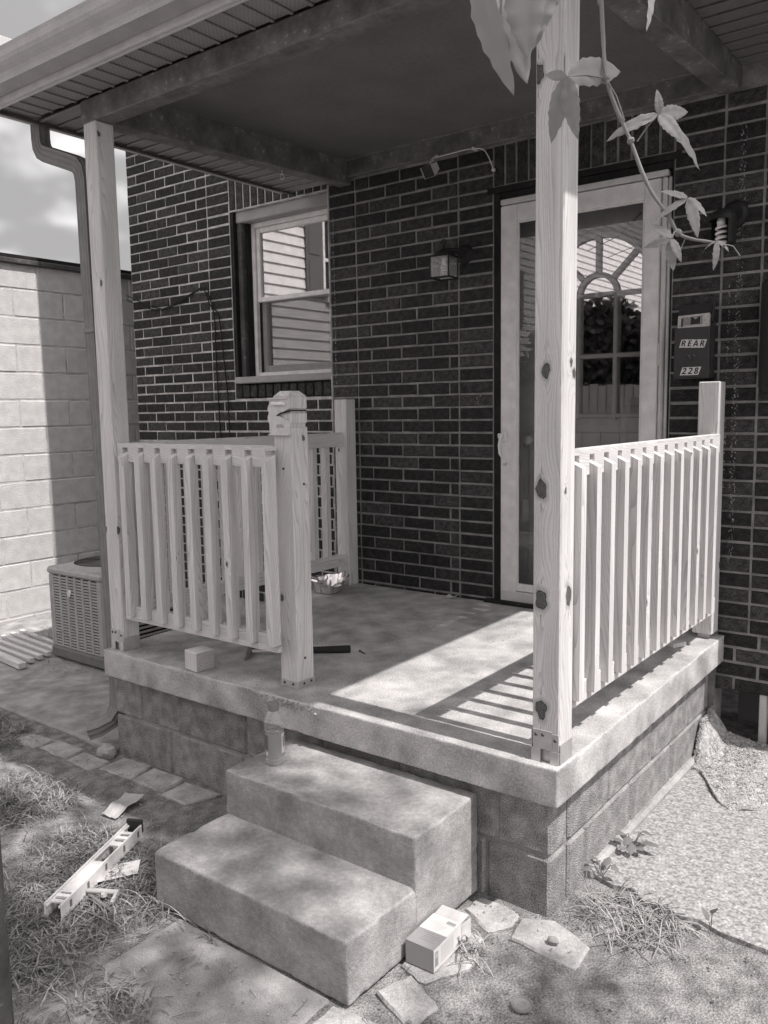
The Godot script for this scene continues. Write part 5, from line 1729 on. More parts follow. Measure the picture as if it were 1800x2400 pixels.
	for i in 5: mb.flat(Vector3(0.83 + i * 0.013, slab_y(0) + 0.004 + 0.012 * absf(i - 2) / 2.0, 0.02), Vector3(0.843 + i * 0.013, slab_y(0) + 0.004 + 0.012 * absf(i - 1) / 2.0, 0.02), Vector3(0.845 + i * 0.013, slab_y(0) + 0.003 + 0.008 * absf(i - 1) / 2.0, 0.07), Vector3(0.832 + i * 0.013, slab_y(0) + 0.003 + 0.008 * absf(i - 2) / 2.0, 0.07), Vector3.UP)
	part("sheet", mb, M.paper, r)
	# sawdust, chips and crumbs on the slab
	mb = MB.new()
	for i in 260:
		var q := Vector3(rng.randf_range(0.2, 2.2), 0, rng.randf_range(0.1, 1.66))
		var sz := rng.randf_range(0.001, 0.005)
		mb.box(Vector3(q.x, slab_y(q.z) + sz * 0.25, q.z), Vector3(sz * 1.6, sz * 0.5, sz), 0.0, Basis(Vector3.UP, rng.randf() * 6.0))
	tag(part("crumbs", mb, M.drip), "pale crumbs and wood chips strewn over the porch floor", "debris", "", "stuff")
	# bottle on the upper step
	c = Vector3(1.296, 0.382, 1.852)
	r = thing("drink_bottle", "half empty clear drink bottle standing on the upper step", "bottle", c)
	var prof := [[0.030, 0.0], [0.034, 0.006], [0.034, 0.022], [0.0325, 0.026], [0.0335, 0.03], [0.0335, 0.115], [0.0345, 0.118], [0.0345, 0.124], [0.031, 0.128], [0.031, 0.132], [0.0345, 0.138], [0.034, 0.152], [0.029, 0.168], [0.020, 0.184], [0.015, 0.190]]
	mb = MB.new()
	mb.lathe(prof, c, 28)
	var bm := glass(0.10, 0.7)
	part("bottle_wall", mb, bm, r)
	mb = MB.new()
	mb.lathe([[0.0, 0.004], [0.031, 0.006], [0.032, 0.03], [0.032, 0.11], [0.0, 0.11]], c, 24); part("drink", mb, glass(0.22, 0.62), r)
	mb = MB.new()
	mb.lathe([[0.0, 0.219], [0.017, 0.219], [0.0195, 0.216], [0.0195, 0.194], [0.016, 0.190], [0.0, 0.19]], c, 24); part("cap", mb, mat(0.22, 0.5), r)
	im = Image.create(256, 96, false, Image.FORMAT_RGB8)
	im.fill(Color(0.58, 0.57, 0.57))
	im.fill_rect(Rect2i(120, 0, 60, 96), Color(0.52, 0.51, 0.51)); im.fill_rect(Rect2i(60, 10, 60, 60), Color(0.44, 0.43, 0.44))
	for i in 7: im.fill_rect(Rect2i(66, 16 + i * 7, 30 + (i * 13) % 20, 2), Color(0.3, 0.3, 0.3))
	im.fill_rect(Rect2i(62, 76, 14, 14), Color(0.8, 0.8, 0.8)); im.fill_rect(Rect2i(230, 4, 26, 80), Color(0.85, 0.84, 0.83)); im.fill_rect(Rect2i(240, 20, 8, 40), Color(0.4, 0.4, 0.4))
	var lm := mat(0.6, 0.55, ImageTexture.create_from_image(im))
	lm.albedo_color = Color.WHITE
	lm.uv1_scale = Vector3(1, -11.5, 1)
	lm.uv1_offset = Vector3(0, 1.38, 0)
	mb = MB.new()
	mb.lathe([[0.0339, 0.032], [0.0339, 0.114]], c, 28); part("label", mb, lm, r)
	# carton beside the steps
	r = thing("carton", "small printed cardboard carton lying against the lower step", "box", Vector3(2.04, 0.05, 1.98))
	bs = Basis(Vector3.UP, 0.03)
	var cc := Vector3(2.042, 0.085, 1.985)
	var hs := Vector3(0.046, 0.033, 0.074)
	mb = MB.new()
	mb.box(cc, hs * 2.0, 0.0015, bs); part("board", mb, M.paper, r)
	im = Image.create(128, 192, false, Image.FORMAT_RGB8)
	im.fill(Color(0.84, 0.83, 0.82)); im.fill_rect(Rect2i(0, 100, 128, 92), Color(0.56, 0.55, 0.55))
	for i in 6: im.fill_rect(Rect2i(10, 44 + i * 8, 60 + (i * 29) % 34, 2), Color(0.66, 0.65, 0.65))
	im.fill_rect(Rect2i(78, 14, 40, 18), Color(0.6, 0.6, 0.6)); im.fill_rect(Rect2i(0, 36, 128, 2), Color(0.7, 0.7, 0.7))
	for i in 5: im.fill_rect(Rect2i(30 + (i * 17) % 20, 112 + i * 11, 50 + (i * 13) % 30, 4), Color(0.5, 0.49, 0.49))
	var pm := mat(0.6, 0.7, ImageTexture.create_from_image(im))
	pm.albedo_color = Color.WHITE
	mb = MB.new()
	var y := hs.y + 0.0006
	mb.quad(cc + bs * Vector3(-hs.x, y, hs.z), cc + bs * Vector3(hs.x, y, hs.z), cc + bs * Vector3(hs.x, y, -hs.z), cc + bs * Vector3(-hs.x, y, -hs.z), Vector3.UP, Vector2(0, 1), Vector2(1, 1), Vector2(1, 0), Vector2(0, 0)); part("top_print", mb, pm, r)
	im = Image.create(192, 64, false, Image.FORMAT_RGB8)
	im.fill(Color(0.86, 0.85, 0.84)); im.fill_rect(Rect2i(8, 10, 22, 42), Color(0.6, 0.6, 0.6)); im.fill_rect(Rect2i(11, 14, 16, 14), Color(0.72, 0.72, 0.72))
	for i in 22: im.fill_rect(Rect2i(48 + i * 4 + (i % 3), 8, 1 + i % 2, 46), Color(0.7, 0.69, 0.69))
	im.fill_rect(Rect2i(168, 30, 12, 24), Color(0.6, 0.6, 0.6))
	var pm2 := mat(0.6, 0.7, ImageTexture.create_from_image(im))
	pm2.albedo_color = Color.WHITE
	mb = MB.new()
	var xx := hs.x + 0.0006
	mb.quad(cc + bs * Vector3(xx, -hs.y, hs.z), cc + bs * Vector3(xx, -hs.y, -hs.z), cc + bs * Vector3(xx, hs.y, -hs.z), cc + bs * Vector3(xx, hs.y, hs.z), bs * Vector3.RIGHT); part("side_print", mb, pm2, r)
	mb = MB.new()
	mb.quad(cc + bs * Vector3(-hs.x, -hs.y, hs.z + 0.0006), cc + bs * Vector3(hs.x, -hs.y, hs.z + 0.0006), cc + bs * Vector3(hs.x, hs.y, hs.z + 0.0006), cc + bs * Vector3(-hs.x, hs.y, hs.z + 0.0006), bs * Vector3.BACK); part("end_print", mb, mat(0.33, 0.7), r)
	for q in [[Vector3(0.0, 0.031, -0.076), 0.10], [Vector3(0.046, 0.0, -0.076), -0.12], [Vector3(0.0, -0.031, -0.076), 0.02]]:
		mb = MB.new()
		var b3 := bs * (Basis(Vector3.RIGHT, q[1]) if q[0].x < 0.01 else Basis(Vector3.UP, q[1]))
		mb.box(cc + bs * q[0] + b3 * Vector3(0, 0, -0.022), Vector3(0.09, 0.0012, 0.045) if q[0].x < 0.01 else Vector3(0.0012, 0.056, 0.045), 0.0, b3); part("flap", mb, M.paper, r)

func yard_items() -> void:
	# box level on the grass
	var A := Vector3(0.790, 0.094, 2.080)
	var B := Vector3(1.010, 0.094, 2.538)
	var d := (B - A).normalized()
	var L := A.distance_to(B)
	var s := d.cross(Vector3.UP).normalized()    # across
	var bs := Basis(d, Vector3.UP, d.cross(Vector3.UP))
	var r := thing("spirit_level", "long pale box level with cut-out windows lying on the grass", "level", (A + B) / 2 - Vector3(0, 0.045, 0))
	var w := 0.062
	var hgt := 0.05
	var mb := MB.new()
	# web with windows, as strips
	var C := A.lerp(B, 0.5)
	var holes := [[0.0, 0.045], [0.06, 0.115], [0.14, 0.245], [0.43, 0.47], [0.485, L]]
	var put := func(u0: float, u1: float, v0: float, v1: float, y0: float, y1: float) -> void:
		mb.box(A + d * (u0 + u1) * 0.5 + s * (v0 + v1) * 0.5 + Vector3(0, (y0 + y1) * 0.5, 0), Vector3(u1 - u0, y1 - y0, absf(v1 - v0)), 0.0015, bs)
	put.call(0.0, L, -w / 2, -w / 2 + 0.006, -0.04, 0.010)
	put.call(0.0, L, w / 2 - 0.006, w / 2, -0.04, 0.010)
	var last := 0.0
	for h in holes:
		if h[0] - last > 0.002: put.call(last, h[0], -w / 2 + 0.006, w / 2 - 0.006, -0.004, 0.004)
		last = h[1]
	for h in holes:
		put.call(h[0], h[1], -w / 2 + 0.006, -w / 2 + 0.013, -0.004, 0.004); put.call(h[0], h[1], w / 2 - 0.013, w / 2 - 0.006, -0.004, 0.004)
	part("frame", mb, M.level, r)
	mb = MB.new()
	for u in [0.088, 0.45]: mb.box(A + d * u + Vector3(0, 0.0, 0), Vector3(0.014, 0.014, w - 0.014), 0.003, bs)
	part("vial", mb, M.bulb, r)
	mb = MB.new()
	mb.box(A - d * 0.006, Vector3(0.014, 0.05, w), 0.003, bs)
	part("end_cap", mb, M.rubber, r)
	mb = MB.new()
	for u in [0.03, 0.13, 0.25, 0.36, 0.46]: mb.box(A + d * u - s * (w / 2 + 0.0006) + Vector3(0, -0.012, 0), Vector3(0.012, 0.022, 0.001), 0.0, bs)
	for u in [0.03, 0.13, 0.25, 0.36, 0.46]: mb.box(A + d * u + s * (w / 2 + 0.0006) + Vector3(0, -0.012, 0), Vector3(0.012, 0.022, 0.001), 0.0, bs)
	part("edge_print", mb, M.ac_dark, r)
	# papers
	r = thing("paper_sheet", "flat white leaflet lying under the box level", "paper", Vector3(0.95, 0.055, 2.26))
	mb = MB.new()
	sheet(mb, [Vector3(0.865, 0.058, 2.30), Vector3(0.954, 0.066, 2.175), Vector3(1.022, 0.064, 2.238), Vector3(0.94, 0.058, 2.365)], 0.003, 5)
	part("sheet", mb, M.paper, r)
	r = thing("plastic_wrapper", "crumpled pale plastic wrapper on the bare soil above the level", "wrapper", Vector3(0.54, 0.052, 1.95))
	mb = MB.new()
	sheet(mb, [Vector3(0.466, 0.060, 1.889), Vector3(0.55, 0.064, 1.857), Vector3(0.606, 0.053, 2.034), Vector3(0.528, 0.055, 2.04)], 0.008, 9)
	part("film", mb, mat(0.42, 0.35, T.fine, 3.0), r)
	# trigger clamp
	r = thing("bar_clamp", "small grey bar clamp lying beside the near end of the level", "clamp", Vector3(1.066, 0.062, 2.382))
	mb = MB.new()
	mb.tube([Vector3(0.986, 0.072, 2.402), Vector3(1.016, 0.074, 2.387), Vector3(1.076, 0.072, 2.350)], [0.007, 0.009, 0.009], 8); part("handle", mb, M.ac, r)
	mb = MB.new()
	mb.tube([Vector3(0.991, 0.062, 2.402), Vector3(1.066, 0.062, 2.410), Vector3(1.126, 0.062, 2.414)], [0.005, 0.007, 0.005], 6); part("bar", mb, M.ac_dark, r)
	mb = MB.new()
	mb.tube([Vector3(1.071, 0.070, 2.357), Vector3(1.096, 0.064, 2.392)], 0.006, 6); part("jaw", mb, M.ac, r)
	mb = MB.new()
	mb.lathe([[0.0, 0.012], [0.009, 0.009], [0.011, 0.0]], Vector3(1.051, 0.070, 2.387), 12); part("nut", mb, M.steel, r)
	# carpet mat draped from the block wall
	r = thing("carpet_mat", "shaggy pale carpet mat curled up against the blocks on the pebbly pavement", "mat", Vector3(2.5, 0.03, 0.25))
	mb = MB.new()
	var f := FastNoiseLite.new()
	f.seed = 31; f.frequency = 2.0
	var mh := func(u: float, v: float) -> Vector3:
		# u: 0 at the blocks .. 1 to the right, v: 0 at the wall .. 1 at the front edge
		var x := 2.236 + u * 0.95
		var fz := 0.30 + 0.30 * smoothstep(0.0, 0.25, u) - 0.16 * smoothstep(0.25, 0.5, u)
		var z := 0.02 + v * (fz - 0.02)
		var yy := 0.058 + 0.13 * (1.0 - smoothstep(0.0, 0.09, u)) * (1.0 - smoothstep(0.45, 0.95, v)) + 0.06 * (1.0 - v) * (1.0 - v) + 0.02 * f.get_noise_2d(x * 4.0, z * 4.0)
		if u < 0.05: x = 2.234 + 0.4 * u
		return Vector3(x, yy, z)
	var NU := 40
	var NV := 24
	for i in NU:
		for j in NV:
			mb.flat(mh.call(i / float(NU), j / float(NV)), mh.call((i + 1) / float(NU), j / float(NV)), mh.call((i + 1) / float(NU), (j + 1) / float(NV)), mh.call(i / float(NU), (j + 1) / float(NV)), Vector3.UP + Vector3.RIGHT)
	for i in NU:
		mb.flat(mh.call(i / float(NU), 1.0), mh.call((i + 1) / float(NU), 1.0), mh.call((i + 1) / float(NU), 1.0) - Vector3(0, 0.008, -0.004), mh.call(i / float(NU), 1.0) - Vector3(0, 0.008, -0.004), Vector3.BACK)
	part("backing", mb, M.carpet, r)
	var tm := MultiMesh.new()
	tm.transform_format = MultiMesh.TRANSFORM_3D
	tm.mesh = leaf_mesh(0.0075, 0.004, 0.9)
	tm.instance_count = 16000
	for i in 16000:
		var q: Vector3 = mh.call(pow(rng.randf(), 1.3), rng.randf())
		tm.set_instance_transform(i, Transform3D(Basis.from_euler(Vector3(rng.randfn() * 0.5, rng.randf() * TAU, rng.randf_range(0.2, 1.2))), q - r.position))
	var o := MultiMeshInstance3D.new()
	o.name = "pile"
	o.multimesh = tm
	o.material_override = mat(0.44, 1.0)
	o.set_meta("kind", "stuff")
	r.add_child(o, true)
	# wooden lattice panel left of the air conditioner
	r = thing("slatted_panel", "pale slatted wooden panel lying on the pad left of the air conditioner", "panel", Vector3(-1.85, 0.06, 1.05))
	for k in 5:
		mb = MB.new()
		var p0 := Vector3(-2.25 + k * 0.015, 0.085, 0.80 + k * 0.075); var p1 := Vector3(-1.60 + k * 0.02, 0.085, 0.86 + k * 0.07)
		mb.box((p0 + p1) * 0.5, Vector3(p0.distance_to(p1), 0.03, 0.032), 0.003, Basis(Vector3.UP, -atan2(p1.z - p0.z, p1.x - p0.x)), 0, wo()); part("slat", mb, M.wood_c, r)
	mb = MB.new()
	mb.box(Vector3(-1.80, 0.085, 1.20), Vector3(0.68, 0.038, 0.05), 0.003, Basis(Vector3.UP, -0.10), 0, wo()); part("rail", mb, M.wood_b, r)
	# plastic lid
	r = thing("plastic_disc", "round flat plastic lid pressed into the soil", "lid", Vector3(2.34, 0.044, 2.019))
	mb = MB.new()
	mb.lathe([[0.0, 0.004], [0.009, 0.004], [0.0095, 0.0055], [0.022, 0.0055], [0.0225, 0.004], [0.025, 0.004], [0.0255, 0.007], [0.0275, 0.007], [0.028, 0.0]], Vector3(2.34, 0.044, 2.019), 24); part("disc", mb, mat(0.26, 0.8, T.fine, 3.0), r)
	# lump on the paver
	r = thing("cement_lump", "small dark lump of cement on the broad paver", "lump", Vector3(2.294, 0.05, 1.744))
	mb = MB.new()
	blob(mb, Vector3(2.294, 0.058, 1.744), Vector3(0.018, 0.012, 0.013), 8); part("lump", mb, M.joint, r)
	# rough post at the left margin, close to the camera
	r = thing("fence_post", "dark weathered fence post at the lower left margin", "post", Vector3(2.235, 0.0, 3.335))
	mb = MB.new()
	mb.tube([Vector3(2.262, -0.02, 3.350), Vector3(2.246, 0.5, 3.341), Vector3(2.226, 1.10, 3.330), Vector3(2.222, 1.115, 3.329)], [0.038, 0.037, 0.036, 0.02], 14); part("pole", mb, mat(0.10, 0.8, T.paint, 2.0), r)

# a sheet between four corners, rippled
func sheet(mb: MB, q: Array, amp: float, sd: int) -> void:
	var f := FastNoiseLite.new()
	f.seed = sd; f.frequency = 14.0
	var N := 10
	var P := func(i: int, j: int) -> Vector3:
		var a: Vector3 = q[0].lerp(q[1], i / float(N)); var b: Vector3 = q[3].lerp(q[2], i / float(N))
		var p := a.lerp(b, j / float(N))
		p.y += amp * (f.get_noise_2d(p.x, p.z) + 0.5 * sin(j * 0.9 + sd))
		return p
	for i in N:
		for j in N: mb.flat(P.call(i, j), P.call(i + 1, j), P.call(i + 1, j + 1), P.call(i, j + 1), Vector3.UP)

func blade_mesh(len: float, wid: float, bend: float) -> ArrayMesh:
	var mb := MB.new()
	var n := 4
	var prev: Array = []
	for i in n + 1:
		var w := float(i) / n
		var an := bend * w
		var p := Vector3(sin(an) * len * w * 0.8, cos(an) * len * w, 0)
		var hw := wid * 0.5 * (1.0 - w * w)
		var row := [p + Vector3(0, 0, -hw), p + Vector3(0, 0, hw)]
		if i > 0: mb.flat(prev[0], prev[1], row[1], row[0], Vector3(0.5, 1, 0))
		prev = row
	return mb.mesh()

func scatter(parent: Node, called: String, mesh: Mesh, mt: Material, xf: Array, cols: Array) -> MultiMeshInstance3D:
	var mm := MultiMesh.new()
	mm.transform_format = MultiMesh.TRANSFORM_3D
	mm.use_colors = cols.size() > 0
	mm.mesh = mesh
	mm.instance_count = xf.size()
	var og := org_of(parent)
	for i in xf.size():
		var t: Transform3D = xf[i]
		t.origin -= og
		mm.set_instance_transform(i, t)
		if cols.size(): mm.set_instance_color(i, cols[i])
	var o := MultiMeshInstance3D.new()
	o.name = called if parent != self else numbered(called)
	o.multimesh = mm
	o.material_override = mt
	o.set_meta("kind", "stuff")
	parent.add_child(o, true)
	return o

func plants() -> void:
	var f := FastNoiseLite.new()
	f.seed = 91; f.frequency = 1.6; f.fractal_octaves = 3
	var xf: Array = []
	var cols: Array = []
	var tries := 0
	while xf.size() < 60000 and tries < 400000:
		tries += 1
		var x := rng.randf_range(-1.5, 1.6)
		var z := rng.randf_range(1.70, 3.2)
		var dens := 0.55 + f.get_noise_2d(x, z) * 1.1
		# bare soil by the edging stones and round the level's far end
		dens -= 1.5 * exp(-pow((x - 0.62) / 0.45, 2) - pow((z - 1.93) / 0.17, 2))
		dens -= 0.8 * exp(-pow((x + 0.1) / 0.45, 2) - pow((z - 1.90) / 0.10, 2))
		if z < 1.84 and x > -0.55: dens -= 1.2
		var lim := 1.24 + 0.5 * maxf(0.0, z - 2.3) + 0.12 * f.get_noise_2d(z * 3.0, 7.0)
		if x > lim: dens -= (x - lim) * 3.5
		if x > 1.17 and z < 2.31: continue
		if rng.randf() > dens: continue
		var tilt := rng.randf_range(0.65, 1.5)
		var b := Basis(Vector3.UP, rng.randf() * TAU) * Basis(Vector3.BACK, -tilt)
		var sc := rng.randf_range(0.5, 1.35)
		xf.append(Transform3D(b.scaled(Vector3(sc, sc, sc)), Vector3(x, 0.042 + 0.010 * rng.randf(), z)))
		var g := rng.randf_range(0.22, 1.15) * (1.0 + 0.4 * f.get_noise_2d(x * 2.5, z * 2.5))
		cols.append(Color(g, g, g))
	var o := scatter(self, "grass", blade_mesh(0.048, 0.0034, 0.5), M.grass, xf, cols)
	tag(o, "matted mown grass left of the steps", "grass")
	# longer dry stems lying across the lawn
	xf = []; cols = []
	for i in 300:
		var x := rng.randf_range(-0.9, 1.4)
		var z := rng.randf_range(1.8, 3.1)
		if x > 1.15 and z < 2.31: continue
		if absf(x - 0.62) < 0.38 and absf(z - 1.93) < 0.15 and rng.randf() < 0.8: continue
		var b := Basis(Vector3.UP, rng.randf() * TAU) * Basis(Vector3.BACK, -rng.randf_range(1.1, 1.5))
		xf.append(Transform3D(b.scaled(Vector3.ONE * rng.randf_range(0.5, 1.1)), Vector3(x, 0.052 + 0.015 * rng.randf(), z)))
		var g := rng.randf_range(0.7, 1.25)
		cols.append(Color(g, g, g))
	o = scatter(self, "grass", blade_mesh(0.16, 0.003, 0.5), M.straw, xf, cols)
	tag(o, "dry straw stems scattered over the lawn", "straw")
	# litter crumbs on bare soil
	var mb := MB.new()
	for i in 2200:
		var x := rng.randf_range(-0.9, 3.0)
		var z := rng.randf_range(1.35, 3.2)
		if x > 1.15 and x < 2.0 and z < 2.3: continue
		var sz := rng.randf_range(0.001, 0.0045) * (1.0 + 1.2 * pow(rng.randf(), 12.0))
		mb.box(Vector3(x, 0.046 + sz * 0.3, z), Vector3(sz * 1.7, sz * 0.6, sz), 0.0, Basis.from_euler(Vector3(rng.randf() * 0.5, rng.randf() * 6.0, rng.randf() * 0.5)))
	tag(part("gravel", mb, mat(0.30, 0.95)), "pale crumbs and grit on the soil", "grit", "", "stuff")
	# dead leaves and twigs on the soil
	mb = MB.new()
	for i in 420:
		var x := rng.randf_range(-0.8, 3.0)
		var z := rng.randf_range(1.45, 3.0)
		if x > 1.15 and x < 2.0 and z < 2.3: continue
		var bs := Basis(Vector3.UP, rng.randf() * TAU) * Basis(Vector3.RIGHT, rng.randfn() * 0.35)
		if rng.randf() < 0.6: leaf_into(mb, Transform3D(bs, Vector3(x, 0.051 + 0.004 * rng.randf(), z)), rng.randf_range(0.008, 0.022), rng.randf_range(0.005, 0.012), rng.randf_range(-0.3, 0.5))
		else:
			var l := rng.randf_range(0.015, 0.07)
			mb.tube([Vector3(x, 0.050, z), Vector3(x, 0.053, z) + bs * Vector3(l * 0.5, 0.002, 0.004), Vector3(x, 0.050, z) + bs * Vector3(l, 0, 0)], 0.0011, 4)
	tag(part("leaf_litter", mb, mat(0.17, 0.9)), "dead leaf scraps and twigs strewn on the soil", "litter", "", "stuff")
	# clump of dry long grass at the porch corner
	clump("grass_clump", "big clump of long dry grass by the pebbly pavement edge", Vector3(2.44, 0.045, 1.50), 0.13, 380, 0.15, M.straw, 1.38)
	clump("grass_clump", "small weedy tuft beside the carton", Vector3(2.135, 0.045, 1.91), 0.05, 70, 0.10, M.grass, 1.0)
	clump("grass_clump", "bleached grass tuft between the block wall and the slatted panel", Vector3(-1.95, 0.06, 0.72), 0.16, 110, 0.24, M.straw, 0.8)
	clump("grass_clump", "dry tuft under the front of the air conditioner", Vector3(-1.3, 0.055, 1.03), 0.17, 120, 0.05, M.grass, 1.1)
	clump("grass_clump", "thin tuft at the lower step's left foot", Vector3(1.19, 0.045, 2.285), 0.04, 60, 0.09, M.straw, 1.0)
	# leafy weeds along the blocks
	weed("leafy_weed", "broad-leaved weed growing from the foot of the sunlit blocks", Vector3(2.285, 0.05, 1.10), 9, 0.055, 5)
	weed("leafy_weed", "small weed hiding in the chipped footing near the porch corner", Vector3(2.268, 0.045, 1.325), 6, 0.045, 6)
	weed("leafy_weed", "single upright sprout in the pavement crack", Vector3(2.64, 0.04, 1.41), 2, 0.04, 7)

func clump(called: String, label: String, at: Vector3, rad: float, count: int, len: float, mt: Material, flat: float) -> void:
	var r := thing(called, label, "grass", at, "tufts of grass and weeds")
	var xf: Array = []
	var cols: Array = []
	for i in count:
		var a := rng.randf() * TAU
		var q := at + Vector3(cos(a), 0, sin(a)) * rad * sqrt(rng.randf())
		var b := Basis(Vector3.UP, rng.randf() * TAU) * Basis(Vector3.BACK, -clampf(rng.randfn(flat, 0.35), 0.0, 1.55))
		var sc := rng.randf_range(0.4, 1.2)
		xf.append(Transform3D(b.scaled(Vector3(sc, sc, sc)), q + Vector3(0, 0.006 + 0.01 * rng.randf(), 0)))
		var g := rng.randf_range(0.4, 1.3)
		cols.append(Color(g, g, g))
	scatter(r, "blades", blade_mesh(len, 0.0035, 0.8), mt, xf, cols)

func weed(called: String, label: String, at: Vector3, count: int, len: float, sd: int) -> void:
	var r := thing(called, label, "weed", at, "broad-leaved weeds")
	for i in count:
		var mb := MB.new()
		var an := rng.randf() * TAU if count > 2 else 0.8 + i * 2.6
		var up := rng.randf_range(0.02, 0.06) if count > 2 else 0.06 - 0.03 * i
		var tip := at + Vector3(cos(an) * 0.03 * (1.0 if count > 2 else 0.2), up, sin(an) * 0.03 * (1.0 if count > 2 else 0.2))
		mb.tube([at, tip], 0.0015, 5)
		var bs := Basis(Vector3.UP, -an) * Basis(Vector3.BACK, rng.randf_range(-0.3, 0.5) if count > 2 else 1.2)
		leaf_into(mb, Transform3D(bs, tip), len * rng.randf_range(0.7, 1.2), len * 0.6, 0.3)
		part("leaf", mb, M.leaf, r)

func leaflet(mb: MB, hub: Vector3, tip: Vector3, wid: float, curl: float, face: Vector3) -> void:
	var dir := (tip - hub).normalized()
	var nz := (face - dir * face.dot(dir)).normalized()
	nz = (nz + dir.cross(nz) * rng.randf_range(-0.7, 0.7)).normalized()
	var len := hub.distance_to(tip)
	# lift the axis so that the curled tip ends where it should
	var ax := (dir + nz * curl * 0.9).normalized()
	var n2 := (nz - ax * nz.dot(ax)).normalized()
	leaf_into(mb, Transform3D(Basis(ax, n2, ax.cross(n2)), hub), len * 1.04, len * wid, curl, true)

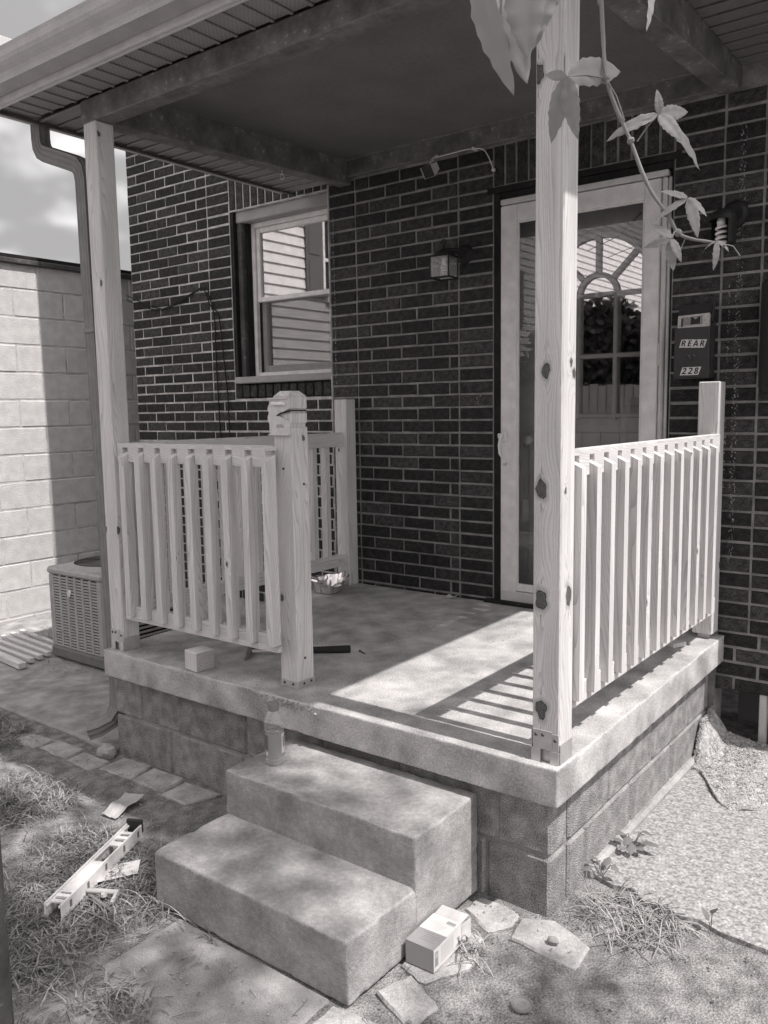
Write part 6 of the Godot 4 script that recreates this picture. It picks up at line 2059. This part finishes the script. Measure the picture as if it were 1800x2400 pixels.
func vine() -> void:
	var stem := [Vector3(2.78, 4.75, 2.66), Vector3(2.79, 3.6, 2.66), Vector3(2.784, 2.6, 2.65), Vector3(2.786, 2.181, 2.649), Vector3(2.790, 2.145, 2.651), Vector3(2.796, 2.087, 2.656), Vector3(2.806, 2.034, 2.668), Vector3(2.823, 1.987, 2.669), Vector3(2.842, 1.945, 2.667), Vector3(2.856, 1.905, 2.663), Vector3(2.870, 1.873, 2.657), Vector3(2.889, 1.845, 2.653), Vector3(2.904, 1.818, 2.651), Vector3(2.924, 1.807, 2.651), Vector3(2.949, 1.801, 2.639), Vector3(2.962, 1.796, 2.636)]
	var r := thing("creeper_vine", "hanging creeper stem with fingered leaves in front of the door", "vine", Vector3(2.8, 1.8, 2.66))
	var mb := MB.new()
	var cv := Curve3D.new()
	for i in stem.size():
		var h: Vector3 = (stem[mini(i + 1, stem.size() - 1)] - stem[maxi(i - 1, 0)]) * 0.16
		cv.add_point(stem[i], -h, h)
	var pts := Array(cv.tessellate(4, 3))
	var rad: Array = []
	for i in pts.size(): rad.append((lerpf(0.0036, 0.0018, i / float(pts.size() - 1))) * (1.0 + 0.12 * sin(i * 2.3)))
	mb.tube(pts, rad, 8)
	for k in [6, 8, 11, 12]: blob(mb, stem[k], Vector3.ONE * 0.0052, k)
	part("stem", mb, M.vine_stem, r)
	var face := Vector3(0.35, 0.35, 0.87)
	for g in [[Vector3(2.806, 2.034, 2.668), Vector3(2.768, 2.033, 2.711), [[Vector3(2.808, 2.056, 2.626), 0.42], [Vector3(2.730, 2.048, 2.699), 0.35], [Vector3(2.737, 1.959, 2.694), 0.36], [Vector3(2.779, 1.954, 2.701), 0.34]]],
		[Vector3(2.849, 1.944, 2.662), Vector3(2.874, 1.977, 2.650), [[Vector3(2.808, 1.953, 2.667), 0.34], [Vector3(2.874, 2.005, 2.659), 0.45], [Vector3(2.901, 1.983, 2.616), 0.50], [Vector3(2.912, 1.914, 2.593), 0.26], [Vector3(2.904, 1.938, 2.646), 0.42]]],
		[Vector3(2.889, 1.846, 2.653), Vector3(2.913, 1.862, 2.645), [[Vector3(2.873, 1.881, 2.634), 0.36], [Vector3(2.878, 1.837, 2.663), 0.34], [Vector3(2.926, 1.846, 2.599), 0.30], [Vector3(2.921, 1.815, 2.620), 0.38]]],
		[Vector3(2.903, 1.821, 2.652), Vector3(2.901, 1.808, 2.669), [[Vector3(2.870, 1.799, 2.681), 0.36], [Vector3(2.867, 1.835, 2.652), 0.34], [Vector3(2.895, 1.771, 2.641), 0.34], [Vector3(2.913, 1.778, 2.663), 0.36]]],
		[Vector3(2.949, 1.803, 2.639), Vector3(2.954, 1.801, 2.648), [[Vector3(2.950, 1.765, 2.644), 0.30], [Vector3(2.962, 1.791, 2.618), 0.20], [Vector3(2.934, 1.792, 2.639), 0.25]]]]:
		var q := MB.new()
		q.tube([g[0], g[0].lerp(g[1], 0.5) + Vector3(0, 0.003, 0), g[1]], 0.0011, 6)
		for l in g[2]: leaflet(q, g[1], l[0], l[1], rng.randf_range(0.15, 0.4), face)
		part("leaf", q, M.vine, r)
	mb = MB.new()
	mb.tube([Vector3(2.915, 1.812, 2.651), Vector3(2.908, 1.792, 2.655), Vector3(2.899, 1.777, 2.66)], 0.0008, 5)
	mb.tube([Vector3(2.808, 2.03, 2.669), Vector3(2.824, 2.005, 2.676), Vector3(2.834, 1.972, 2.67)], 0.001, 5)
	mb.tube([Vector3(2.955, 1.80, 2.638), Vector3(2.97, 1.795, 2.63), Vector3(2.978, 1.782, 2.625)], 0.0008, 5)
	part("tendril", mb, M.vine_stem, r)
	# nearer drooping leaves at the top edge
	r = thing("creeper_vine", "second creeper stem with large drooping leaves at the top edge", "vine", Vector3(2.9, 1.95, 3.06))
	mb = MB.new()
	mb.tube([Vector3(3.2, 4.85, 2.86), Vector3(3.0, 3.2, 3.0), Vector3(2.905, 2.3, 3.05), Vector3(2.880, 2.04, 3.06)], [0.004, 0.004, 0.003, 0.002], 8); part("stem", mb, M.vine_stem, r)
	for q in [[Vector3(2.848, 1.998, 3.086), Vector3(2.879, 1.889, 3.066), 0.26], [Vector3(2.860, 2.003, 3.063), Vector3(2.884, 1.904, 3.047), 0.36], [Vector3(2.889, 2.000, 3.066), Vector3(2.893, 1.920, 3.063), 0.5], [Vector3(2.896, 2.007, 3.022), Vector3(2.883, 1.941, 3.030), 0.4], [Vector3(2.902, 2.004, 3.006), Vector3(2.886, 1.977, 3.009), 0.4]]:
		mb = MB.new()
		mb.tube([Vector3(2.880, 2.04, 3.06), q[0]], 0.0012, 5)
		leaflet(mb, q[0], q[1], q[2], 0.12, Vector3(0.3, 0.1, 0.95))
		part("leaf", mb, M.vine, r)
	r = thing("creeper_leaf", "lone narrow creeper leaf dangling at the top edge right of the stem", "leaf", Vector3(2.9, 2.05, 2.78))
	mb = MB.new()
	mb.tube([Vector3(2.95, 4.75, 2.75), Vector3(2.92, 2.6, 2.77), Vector3(2.907, 2.087, 2.773)], 0.0014, 5); part("stem", mb, M.vine_stem, r)
	mb = MB.new()
	leaflet(mb, Vector3(2.907, 2.087, 2.773), Vector3(2.905, 2.031, 2.784), 0.22, 0.1, Vector3(0.9, 0, 0.3)); part("blade", mb, M.vine, r)
